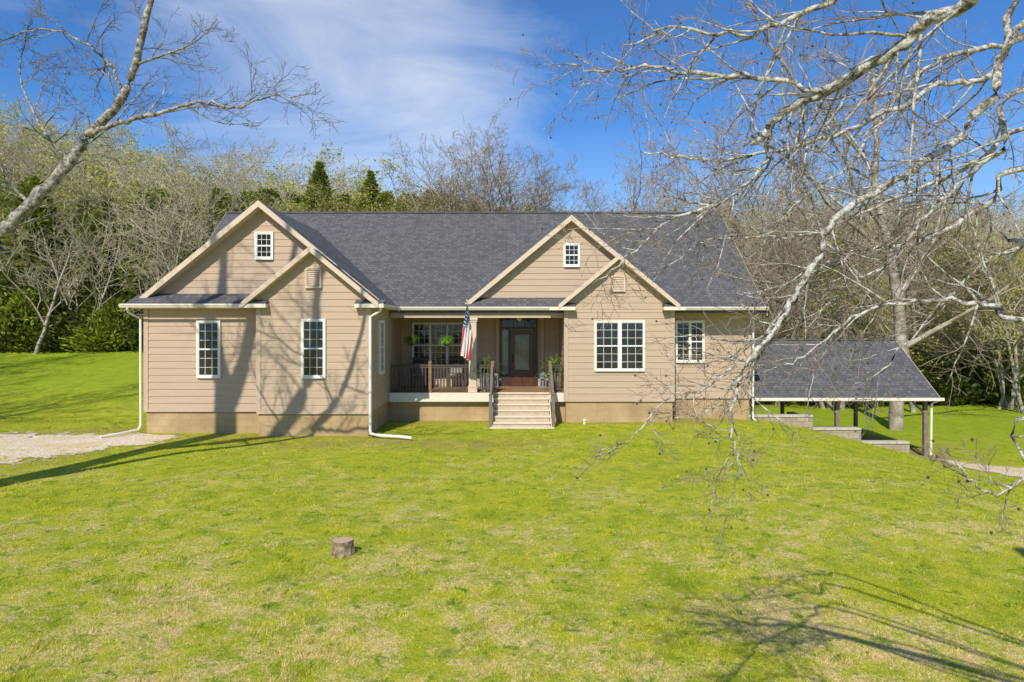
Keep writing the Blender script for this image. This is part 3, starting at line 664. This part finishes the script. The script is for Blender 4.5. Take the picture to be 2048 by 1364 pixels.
def spawn(tb,pts,rad,Ln,lvl,P,rg,tips):
    n=len(pts)-1; nc=P['n'][lvl]; lo=P['lo'][lvl]
    nc=max(1,int(nc*rg.uniform(.8,1.2)))
    for k in range(nc):
        t=lo+(1-lo)*(k+rg.random())/nc; f=min(t*n,n-1e-4); i=int(f); f-=i
        p=tuple(pts[i][j]*(1-f)+pts[i+1][j]*f for j in range(3)); r=(rad[i]*(1-f)+rad[i+1]*f)
        d=norm(tuple(pts[i+1][j]-pts[i][j] for j in range(3)))
        cd=deflect(d,rg.uniform(*P['ang'][lvl]),rg)
        if cd[2]<-.3 and rg.random()<P.get('flip',.7): cd=(cd[0],cd[1],-cd[2]*.6)
        L2=Ln*P['ratio'][lvl]*(1.15-.6*t)*rg.uniform(.6,1.25)
        grow(tb,p,norm(cd),L2,max(P['rmin'],min(r*.62,L2*P['thick'])),lvl+1,P,rg,tips)
def grow(tb,p,d,Ln,r,lvl,P,rg,tips):
    n=P['seg'][lvl]; st=Ln/n; pts=[p]; rad=[r]; w=P['wig'][lvl]; tr=P['trop'][lvl]
    for i in range(1,n+1):
        d=norm((d[0]+rg.gauss(0,w),d[1]+rg.gauss(0,w),d[2]+rg.gauss(0,w)+tr))
        p=(p[0]+d[0]*st,p[1]+d[1]*st,p[2]+d[2]*st); pts.append(p); rad.append(max(P['rmin']*.6,r*(1-P['tap']*i/n)))
    (tb[0] if lvl<=P['tl'] else tb[1]).add(pts,rad,P['k'][lvl])
    if lvl<P['max']: spawn(tb,pts,rad,Ln,lvl,P,rg,tips)
    else: tips.append(p)
def leafq(pts,sz,seed,per=2,spread=.15):
    rs=np.random.RandomState(seed); c=np.repeat(np.array(pts),per,0); n=len(c); c=c+rs.randn(n,3)*spread
    d=rs.randn(n,3); d/=np.linalg.norm(d,axis=1)[:,None]; e=np.cross(d,rs.randn(n,3)); e/=np.linalg.norm(e,axis=1)[:,None]; s=(sz*rs.uniform(.5,1.3,n))[:,None]
    return np.stack([c-d*s,c+e*s*.6,c+d*s,c-e*s*.6],1).reshape(-1,3),np.arange(4*n).reshape(-1,4)
def bare(seed,Ht,spread=1.0,multi=False,mx=4):
    rg=random.Random(seed); tb=(TB(),TB()); tips=[]
    P=dict(n=[11,7,6,4],lo=[.2,.2,.15,.15],ang=[(.45*spread,.95*spread),(.5,1.0),(.5,1.0),(.5,1.0)],ratio=[.62,.5,.5,.5],seg=[9,6,4,3,2],wig=[.09,.15,.2,.22,.25],trop=[.03,.07,.06,.05,.03],
      rmin=.010 if mx>3 else .016,thick=.017 if mx>3 else .022,tap=.8,k=[7,5,3,3,3],tl=1,max=mx)
    if multi:
        for q in range(3): grow(tb,(rg.gauss(0,.15),rg.gauss(0,.15),-.3),norm((rg.gauss(0,.22),rg.gauss(0,.22),1)),Ht*rg.uniform(.75,.95),Ht*.009,0,P,rg,tips)
    else: grow(tb,(0,0,-.3),(rg.gauss(0,.05),rg.gauss(0,.05),1),Ht*.92,Ht*.014,0,P,rg,tips)
    return tb,tips
BT=[]; BL=[]
for s,(hh,sp,mu,mx) in enumerate(((12,1,False,4),(12,1.15,False,4),(13,.8,False,4),(12,1.3,True,4),(13,.9,True,4),(12,1.2,False,3),(12,1.1,True,3))):
    tb,tips=bare(100+s,hh,sp,mu,mx)
    BT.append([(np.array(t.v,np.float32),np.array(t.f,np.int32)) for t in tb]+[hh]); BL.append(leafq(tips[::2],.085,s,3,.16))
def tmesh(nm,VF,mat,sc=1): return fast(nm,VF[0]*sc,VF[1],mat)
BM=[(tmesh('trunk',b[0],M['barkf']),tmesh('crown',b[1],M['twigf']),b[2],tmesh('trunk',b[0],M['barkf']),tmesh('crown',b[1],M['twigb'])) for b in BT]
LM=[fast('foliage',v[0],v[1],M['bud']) for v in BL]
def cedar_arr(seed,Ht,Rm,n,sz,shape='cone',pw=.8):
    rs=np.random.RandomState(seed); h=rs.rand(n)**(.85) ; th=rs.rand(n)*6.283
    lob=.72+.28*np.sin(th*3+h*9+seed)*np.sin(h*13+th*2+seed); lob=lob*(.85+.15*np.sin(th*7+h*31+seed*2))
    if shape=='cone': Rr=Rm*np.clip(1-h,0.005,1)**pw*np.clip(h*6,.45,1)
    else: Rr=Rm*np.sqrt(np.clip(1-(2*h-1)**2,0.03,1))
    rr=Rr*lob*(rs.rand(n)**.3)*np.where(rs.rand(n)<.22,rs.uniform(1.1,1.45,n),1)
    c=np.stack([rr*np.cos(th),rr*np.sin(th),h*Ht+.1+(rs.rand(n)-.5)*.7],1)
    d=np.stack([np.cos(th),np.sin(th),.3+.8*rs.rand(n)],1)+rs.randn(n,3)*.35; d/=np.linalg.norm(d,axis=1)[:,None]
    e=np.cross(d,rs.randn(n,3)); e/=np.linalg.norm(e,axis=1)[:,None]
    s=(sz*rs.uniform(.5,1.3,n))[:,None]
    V=np.stack([c-d*s*.6,c+e*s*.4,c+d*s*.9,c-e*s*.4],1).reshape(-1,3)
    return V,np.arange(4*n).reshape(-1,4)
CA=[cedar_arr(0,10,2.9,8500,.23,'cone',.8),cedar_arr(1,10,3.2,8500,.23,'cone',.5),cedar_arr(2,10,3.4,8500,.23,'cone',.42),cedar_arr(3,10,3.2,8500,.23,'cone',.55)]
tt=TB(); tt.add([(0,0,-.3),(0,0,3),(0.05,0,6),(0,0,9.6)],[.2,.16,.1,.02],6); tk=(np.array(tt.v),np.array(tt.f))
CM=[(fast('trunk',tk[0],tk[1],M['barkf']),fast('crown',c[0],c[1],M['cedar'])) for c in CA]
BA=[cedar_arr(20+s,2.2,1.7,2600,.16,'blob') for s in range(2)]
BUM=[fast('shrub',c[0],c[1],M['bush']) for c in BA]; EVM=[fast('shrub',c[0],c[1],M['ever']) for c in BA]
def place(kind,mt,mc,x,y,ht,base,label,cat,group,rot=None,wide=1.0):
    e=bpy.data.objects.new(kind,None); e.location=(x,y,float(H(x,y))-.05); e['label']=label; e['category']=cat; e['group']=group
    s=ht/base; e.scale=(s*wide,s*wide,s); e.rotation_euler=(0,0,R.uniform(0,6.28) if rot is None else rot); COL.objects.link(e)
    for nm,m_ in (('trunk',mt),('crown',mc)):
        o=bpy.data.objects.new(nm,m_); COL.objects.link(o); o.parent=e
    return e
def pb(x,y,ht,brown=False,k=None,label=None,wide=1):
    b=BM[R.randrange(5) if k is None else k]
    return place('bare_tree',b[3] if brown else b[0],b[4] if brown else b[1],x,y,ht,b[2],label or ('leafless brown tree with fine twigs at the wood edge' if brown else 'leafless pale grey tree with spreading branches at wood edge'),'tree','leafless trees at the wood edge',None,wide)
def pbud(x,y,ht,wide=1.1):
    k=R.randrange(5); b=BM[k]
    e=place('budding_tree',b[3],b[4],x,y,ht,b[2],'slender tree just coming into yellow-green leaf at wood edge','tree','budding trees at the wood edge',None,wide)
    o=bpy.data.objects.new('foliage',LM[k]); COL.objects.link(o); o.parent=e
def pc(x,y,ht,wd=None,k=None):
    c=CM[R.randrange(1,4) if k is None else k]; place('cedar_tree',c[0],c[1],x,y,ht,10,'olive-green cedar standing among leafless trees','cedar tree','cedars at the wood edge',None,wd or R.uniform(.95,1.35))
U=lambda px:(px-1024)/F
for k in range(44):
    D_=R.uniform(45,53); px=-80+k*12.8+R.uniform(-10,10); pc(U(px)*D_,D_,R.uniform(7,11) if px<430 else R.uniform(8.5,10.5))
for px,h_ in ((-60,9),(70,8),(165,9.0),(300,11.5),(350,11),(410,10)):
    D_=R.uniform(41,44); pb(U(px)*D_,D_,h_,False,R.choice((5,6)),wide=1.25)
for k in range(5):
    D_=R.uniform(56,64); px=R.uniform(0,520); pb(U(px)*D_,D_,R.uniform(10,13),R.random()<.3)
for k in range(16):
    D_=R.uniform(52,62); px=R.uniform(-60,480); pbud(U(px)*D_,D_,R.uniform(9,12),1.35)
for k in range(4):
    D_=R.uniform(56,64); px=R.uniform(480,860); pb(U(px)*D_,D_,R.uniform(9,12))
for k in range(18):
    D_=R.uniform(52,58); px=R.uniform(480,1180); pbud(U(px)*D_,D_,R.uniform(9.5,11.6),1.35)
for px,D_,h_ in ((640,53,12.8),(742,54,12.2),(690,58,11),(590,58,11.2),(540,57,11.4),(500,58,11.2),(455,58,11.2),(775,60,11.4),(815,60,11.2),(860,60,11.6),(905,60,11.2),(950,60,11.4),(1000,60,11.6),(1050,60,11.2),(1100,60,11.6),(1150,60,11.4),(1200,60,11.2),(1345,50,12.8),(1240,56,11.2),(1290,60,11.2),(1420,56,11.5),(1500,58,11),(1580,54,11),(1700,56,11),(1850,54,10),(2000,56,11)):
    pc(U(px)*D_,D_,h_,1.25,0 if px in (640,742,1345) else None)
for px,D_,h_,k_ in ((925,50,15.6,0),(1035,51,16.2,0),(960,52,14.8,3),(1080,52,14.8,1),(885,52,13.8,3),(1000,53,15.4,4)):
    pb(U(px)*D_,D_,h_,True,k_,'tall leafless spreading brown tree rising behind the house roof',1.05)
for k in range(5):
    D_=R.uniform(54,60); px=R.uniform(830,1180); pb(U(px)*D_,D_,R.uniform(10,13),True)
for k in range(54):
    D_=R.uniform(38,66); px=R.uniform(1190,2150); pb(U(px)*D_,D_,R.uniform(10,17)*(.8 if px<1350 else 1),R.random()<.5)
for k in range(28):
    D_=R.uniform(40,60); px=R.uniform(1250,2150); pbud(U(px)*D_,D_,R.uniform(6,12))
pb(U(1340)*47,47,15,True,0); pb(U(1560)*44,44,18,False,2); pb(U(1650)*41,41,17,True,4)
pb(18.0,32,19.5,True,0,'large grey-barked leafless tree beyond the carport',1.25)
c=fast('crown',*cedar_arr(44,3,2.0,500,.10,'blob'),M['bloom']); x_=U(1750)*38
e=place('redbud_tree',BM[1][0],c,x_,38,2.6,3,'small redbud tree with pink spring blossom','tree','redbud',0); e.scale=(.9,.9,.9)
for ch in e.children:
    if ch.name.startswith('trunk'): ch.scale=(.22,.22,.22)
    else: ch.location=(0,0,1.8)
for k in range(124):
    if k<66: D_=R.uniform(42,52); px=R.uniform(1500,2120); zz_=R.uniform(.7,1.7); me_=(BUM if R.random()<.7 else EVM)[k%2]
    else: D_=R.uniform(42.5,46); px=R.uniform(-90,420); zz_=R.uniform(.7,1.5); me_=(BUM if R.random()<.3 else EVM)[k%2]
    x_=U(px)*D_; o=bpy.data.objects.new('shrub',me_); o.location=(x_,D_,float(H(x_,D_))-.3); s=R.uniform(.6,1.3); o.scale=(s*1.3,s*1.3,s*zz_); o.rotation_euler=(0,0,R.uniform(0,6)); COL.objects.link(o)
    ev=me_ in EVM
    o['label']='dark evergreen shrub at the foot of the wood' if ev else 'fresh yellow-green shrub at the foot of the wood'; o['category']='shrub'; o['group']='shrubs at the wood edge'
for x_,y_,h_,k_ in ((-25,22,13,1),(-31,30,12,3),(-29,26,13,0),(-21,15,12,4),(-27,18,13,3)):
    pb(x_,y_,h_,False,k_,'leafless tree standing in the side meadow')
def merge(name,items,mat):
    Vs=[];Fs=[];o=0
    for (V_,F_),x,y,s,rot,w in items:
        c,s_=math.cos(rot),math.sin(rot); Q=V_*np.array([s*w,s*w,s]); Q=np.stack([Q[:,0]*c-Q[:,1]*s_+x,Q[:,0]*s_+Q[:,1]*c+y,Q[:,2]+float(H(x,y))],1)
        Vs.append(Q); Fs.append(F_+o); o+=len(Q)
    ob=bpy.data.objects.new(name,fast(name,np.concatenate(Vs),np.concatenate(Fs),mat)); COL.objects.link(ob); ob['kind']='stuff'; return ob
low=[]; lowl=[]
for s in range(3):
    rg=random.Random(300+s); tb=(TB(),TB()); tp=[]; P=dict(n=[12,8,6,4],lo=[.25,.2,.15,.15],ang=[(.5,1),(.5,1.0),(.5,1.0),(.5,1.0)],ratio=[.6,.5,.5,.5],seg=[6,4,3,2],wig=[.07,.15,.2,.22],trop=[.03,.07,.06,.05],rmin=.022,thick=.016,tap=.75,k=[5,3,3,3],tl=9,max=3)
    grow(tb,(0,0,-.3),(0,0,1),12,.15,0,P,rg,tp); low.append((np.array(tb[0].v),np.array(tb[0].f))); lowl.append(leafq(tp,.14,s,2,.25))
it=[];ic=[];il=[]
for k in range(320):
    D_=R.uniform(66,135); u_=R.uniform(-.86,.86); q=(u_*D_,D_,R.uniform(.8,1.15)*(.75 if -.2<u_<.12 else 1)*(.9 if u_>.12 else 1),R.uniform(0,6),1.2)
    it.append((low[k%3],)+q)
    if k%2==0: il.append((lowl[k%3],)+q)
ca=[cedar_arr(60+s,10,2.8,1700,.45,'cone',.5) for s in range(2)]
for k in range(240):
    D_=R.uniform(64,115); u_=R.uniform(-.86,.86)
    if u_>.1 and R.random()<.5: continue
    ic.append((ca[k%2],u_*D_,D_,R.uniform(.6,1.0)*(.8 if u_>-.2 else 1),R.uniform(0,6),1.3))
merge('distant_leafless_wood',it,M['twigf']); merge('distant_cedar_wood',ic,M['cedar']); merge('distant_budding_wood',il,M['bud'])
# ------------------------------------------------------------------ near trees
PN=dict(n=[0,9,6,4,3],lo=[0,.12,.15,.15,.1],ang=[(0,0),(.5,1.2),(.45,1.0),(.4,1.0),(.4,1.0)],ratio=[0,.42,.55,.6,.62],seg=[0,7,7,5,4,2],wig=[0,.2,.15,.17,.2,.2],trop=[0,.03,.02,.02,.01,.0],rmin=.0013,thick=.009,tap=.7,k=[8,8,5,4,3,3],tl=2,max=4,flip=.35)
PL=dict(PN); PL['rmin']=.0042; PL['thick']=.012; PL['n']=[0,9,7,5,3]
def crv(pts,per=6):
    P_=[Vector(p) for p in pts]; P_=[P_[0]*2-P_[1]]+P_+[P_[-1]*2-P_[-2]]; out=[]
    for i in range(1,len(P_)-2):
        for k in range(per):
            t=k/per; a,b,c,d=P_[i-1:i+3]
            out.append(.5*((2*b)+(c-a)*t+(2*a-5*b+4*c-d)*t*t+(3*b-a-3*c+d)*t**3))
    out.append(P_[-2]); return out
def limb(tb,pts,r0,r1,P,rg,tips,nch,Lc,lo=.1,jit=.008):
    c=crv(pts); n=len(c); c=[(p.x+rg.gauss(0,jit),p.y+rg.gauss(0,jit),p.z+rg.gauss(0,jit)) for p in c]
    rad=[r0+(r1-r0)*i/(n-1) for i in range(n)]; rad=[r*rg.uniform(.86,1.18) for r in rad]
    tb[0].add(c,rad,9)
    for k in range(nch):
        t=lo+(1-lo)*(k+rg.random())/nch; f=min(t*(n-1),n-1.001); i=int(f)
        d=norm(tuple(c[i+1][j]-c[i][j] for j in range(3))); cd=deflect(d,rg.uniform(.5,1.25),rg)
        if cd[1]<-.3: cd=(cd[0],-cd[1]*.5,cd[2])
        L2=Lc*rg.uniform(.5,1.25)*(1-.35*t); grow(tb,c[i],norm(cd),L2,min(rad[i]*.6,P['thick']*L2+.002),2,P,rg,tips)
def finish(name,loc,tb,tips,label,bark,twig):
    e=bpy.data.objects.new(name,None); e.location=loc; COL.objects.link(e); e['label']=label; e['category']='tree'
    for nm,t,m_ in (('trunk',tb[0],bark),('crown',tb[1],twig)):
        V_=np.array(t.v)-np.array(loc); o=bpy.data.objects.new(nm,fast(nm,V_,np.array(t.f),m_)); COL.objects.link(o); o.parent=e
    return e
rg=random.Random(11); tb=(TB(),TB()); tips=[]; q_=.31
base=(4.9,.5,float(H(4.9,.5))-.3)
tb[0].add([tuple(p) for p in crv([base,(4.85,.5,2.2),(4.8,.6,4),(4.7,.6,6),(4.6,.6,8)])],list(np.linspace(.26,.13,25)),12)
A=lambda a,b,d: at(a,b,d*q_)
O=lambda z:(4.8,.6,z)
limb(tb,[O(3.7),A(2400,-120,6.6),A(1900,25,7.8),A(1790,100,8.1),A(1650,185,8.6),A(1560,235,9),A(1500,290,9.2)],.028,.0145,PN,rg,tips,22,.62,.25)
limb(tb,[O(3.6),A(2250,20,8.4),A(1985,200,9.2),A(1900,290,9.2),A(1770,370,9),A(1665,440,8.8),A(1640,510,8.7),A(1590,590,8.6),A(1530,680,8.4),A(1485,740,8.3),A(1463,820,8.2),A(1470,900,8.2),A(1480,960,8.2)],.020,.0026,PN,rg,tips,46,.44,.22,.006)
limb(tb,[A(1660,185,8.6),A(1520,155,8.8),A(1400,150,9),A(1290,135,9.2),A(1200,140,9.3),A(1120,130,9.4)],.011,.0026,PN,rg,tips,20,.46)
limb(tb,[A(1540,245,9),A(1530,330,9.2),A(1450,400,9.3),A(1340,440,9.4),A(1270,500,9.5),A(1200,560,9.6)],.010,.0022,PN,rg,tips,22,.44)
limb(tb,[O(3.4),A(2250,310,8.2),A(1980,410,9),A(1850,480,9.2),A(1720,500,9.4),A(1600,560,9.6),A(1480,590,9.8)],.014,.0026,PN,rg,tips,26,.48,.25)
limb(tb,[O(3.1),A(2250,650,7.2),A(2000,610,7.8),A(1870,600,8),A(1740,620,8.1),A(1640,690,8.2),A(1560,740,8.2)],.011,.0022,PN,rg,tips,24,.37,.25)
limb(tb,[O(4.0),A(2250,-100,9.2),A(2000,140,10.2),A(1880,170,10.4),A(1720,250,10.6),A(1560,300,10.8),A(1400,320,11),A(1280,300,11)],.020,.0034,PN,rg,tips,26,.58,.25)
limb(tb,[O(3.9),A(1960,-160,7.2),A(1740,-40,7.5),A(1600,30,7.8),A(1480,70,8),A(1340,60,8.1),A(1240,90,8.2)],.016,.0026,PN,rg,tips,18,.45,.3)
limb(tb,[O(3.7),A(2250,130,8.0),A(2000,300,8.6),A(1860,420,8.8),A(1790,520,9),A(1700,560,9.2),A(1620,650,9.3)],.013,.0022,PN,rg,tips,26,.48,.25)
limb(tb,[O(3.8),A(2250,0,10.2),A(2010,90,11.2),A(1900,110,11.3),A(1800,190,11.5),A(1700,330,11.6),A(1600,400,11.8),A(1520,480,12)],.018,.0026,PN,rg,tips,26,.56,.25)
limb(tb,[O(3.2),A(2250,470,8.8),A(2030,500,9.6),A(1930,560,9.8),A(1800,700,10),A(1740,760,10)],.011,.0022,PN,rg,tips,22,.42,.3)
limb(tb,[O(3.5),A(2250,230,9.4),A(1950,330,10.4),A(1780,400,10.8),A(1600,470,11),A(1420,480,11.2),A(1300,560,11.4)],.013,.0022,PN,rg,tips,24,.48,.2)
limb(tb,[O(2.7),A(2300,820,6.4),A(2060,950,6.6),A(1985,985,6.6),A(1910,930,6.7)],.007,.002,PN,rg,tips,9,.22,.4,.005)
limb(tb,[A(1470,730,8.3),A(1400,780,8.3),A(1330,800,8.4),A(1260,880,8.4),A(1200,900,8.5)],.005,.0015,PN,rg,tips,9,.22,.1,.005)
lt=finish('lichen_tree',base,tb,tips,'large leafless tree with lichen-spotted branches arching over the lawn',M['barkn'],M['twig'])
sb=TB()
for p in tips[::16]:
    sb.add([(p[0],p[1],p[2]-.005),(p[0],p[1],p[2]-.0025),(p[0],p[1],p[2]+.0025),(p[0],p[1],p[2]+.005)],[.001,.0042,.0042,.001],5)
ob=bpy.data.objects.new('seed_balls',fast('seed_balls',np.array(sb.v)-np.array(base),np.array(sb.f),M['seed'])); COL.objects.link(ob)
ob.parent=lt; ob['kind']='stuff'
# left tree
A=at
rg=random.Random(23); tb=(TB(),TB()); tips=[]; b2=(-11.9,8.2,float(H(-11.9,8.2))-.3)
tb[0].add([tuple(p) for p in crv([b2,(-11.85,8.2,3),(-11.8,8.1,6.5),(-11.75,8.1,10),(-11.7,8.2,12)])],list(np.linspace(.40,.31,25)),12)
limb(tb,[(-11.7,8.2,11.8),(-11.9,8.3,13),(-12.1,8.5,14.2),(-12.0,8.6,16),(-12.3,8.8,18)],.25,.07,PL,rg,tips,10,2.6,.1)
limb(tb,[(-11.75,8.1,11.2),(-11.2,8.2,12.6),(-10.8,8.3,14.0),(-10.1,8.4,15.5),(-9.8,8.4,17)],.22,.07,PL,rg,tips,10,2.4,.1)
limb(tb,[(-11.8,8.1,8.0),(-10.4,8.2,9.6),(-9.2,8.4,11.0),(-8.7,8.5,12.4),(-8.6,8.6,14),(-8.1,8.7,15.8)],.23,.07,PL,rg,tips,12,2.4,.2)
limb(tb,[(-11.85,8.2,2.2),(-11.2,10.0,3.2),A(-60,545,12),A(0,470,12.1),A(70,400,12.2),A(140,320,12.3),A(185,262,12.4),A(248,190,12.4),A(285,80,12.3),A(318,-80,12.2),A(350,-260,12.2)],.15,.035,PL,rg,tips,15,1.4,.3,.012)
limb(tb,[A(185,265,12.4),A(240,245,12.2),A(320,225,12.1),A(400,205,12),A(470,215,12),A(545,190,12),A(600,195,12)],.042,.008,PL,rg,tips,18,1.2,.1,.016)
limb(tb,[A(250,195,12.4),A(220,130,12.6),A(160,80,12.8),A(90,60,13),A(20,75,13.1),A(-60,110,13.2)],.030,.008,PL,rg,tips,14,1.3,.1,.016)
limb(tb,[A(140,320,12.3),A(100,280,12.6),A(60,210,12.9),A(40,140,13.2),A(60,40,13.4)],.030,.008,PL,rg,tips,10,1.2)
limb(tb,[A(60,410,12.2),A(20,370,12.4),A(-40,350,12.6)],.03,.008,PL,rg,tips,5,1.0)
limb(tb,[A(270,130,12.4),A(330,110,12),A(380,90,11.7),A(420,60,11.5)],.023,.007,PL,rg,tips,8,1.0)
finish('spreading_tree',b2,tb,tips,'leaning leafless tree with rough grey bark beside the driveway',M['barkl'],M['twigl'])
# ------------------------------------------------------------------ light, sky, camera
el=math.radians(41); hx,hy=.27,.963
d=Vector((hx*math.cos(el),hy*math.cos(el),-math.sin(el)))
sl=bpy.data.lights.new('sun','SUN'); sl.energy=5.0; sl.angle=math.radians(.45); sl.color=(1,.935,.82)
so=bpy.data.objects.new('sun',sl); so.rotation_euler=d.to_track_quat('-Z','Y').to_euler(); so.location=(-20,-40,40); COL.objects.link(so)
w=bpy.data.worlds.new('World'); bpy.context.scene.world=w; w.use_nodes=True; nt=w.node_tree
bg=nt.nodes['Background']; sky=N(nt,'ShaderNodeTexSky',sky_type='NISHITA'); sky.sun_disc=False; sky.sun_elevation=el; sky.sun_rotation=math.atan2(-hx,-hy)%(2*math.pi); sky.air_density=1.0; sky.dust_density=.3; sky.ozone_density=1.5
tc=N(nt,'ShaderNodeTexCoord').outputs['Generated']; sxw=N(nt,'ShaderNodeSeparateXYZ'); L(nt,tc,sxw.inputs[0])
mp=N(nt,'ShaderNodeMapping'); L(nt,tc,mp.inputs['Vector']); mp.inputs['Scale'].default_value=(1.2,1,3.6); mp.inputs['Rotation'].default_value=(0,math.radians(32),0)
c1=noise(nt,mp.outputs[0],1.9,10,.6,.9)
c2=noise(nt,tc,2.0,4,.55,.3)
band=mrange(nt,math_(nt,'ABSOLUTE',math_(nt,'ADD',sxw.outputs['X'],.20)),.05,.55,.15,-.14)
cf=mrange(nt,math_(nt,'ADD',math_(nt,'ADD',math_(nt,'MULTIPLY',c1,.6),math_(nt,'MULTIPLY',c2,.45)),band),.52,.82,0,.75)
skc=mix(nt,1,sky.outputs[0],(.46,.88,1.40),'MULTIPLY')
hz=mrange(nt,sxw.outputs['Z'],0.05,.28,.62,0)
c=mix(nt,hz,skc,(4.8,6.7,8.8)); c=mix(nt,cf,c,(7.7,8.4,9.3)); L(nt,c,bg.inputs[0]); bg.inputs[1].default_value=.104
cam=bpy.data.cameras.new('camera'); cam.sensor_width=36; cam.lens=24; cam.shift_y=-27/2048; cam.clip_end=4000; cam.clip_start=.1
co=bpy.data.objects.new('camera',cam); co.location=(0,0,CZ); co.rotation_euler=(math.radians(90),0,0); COL.objects.link(co)
sc=bpy.context.scene; sc.camera=co; sc.view_settings.view_transform='Standard'; sc.view_settings.look='None'; sc.view_settings.exposure=0
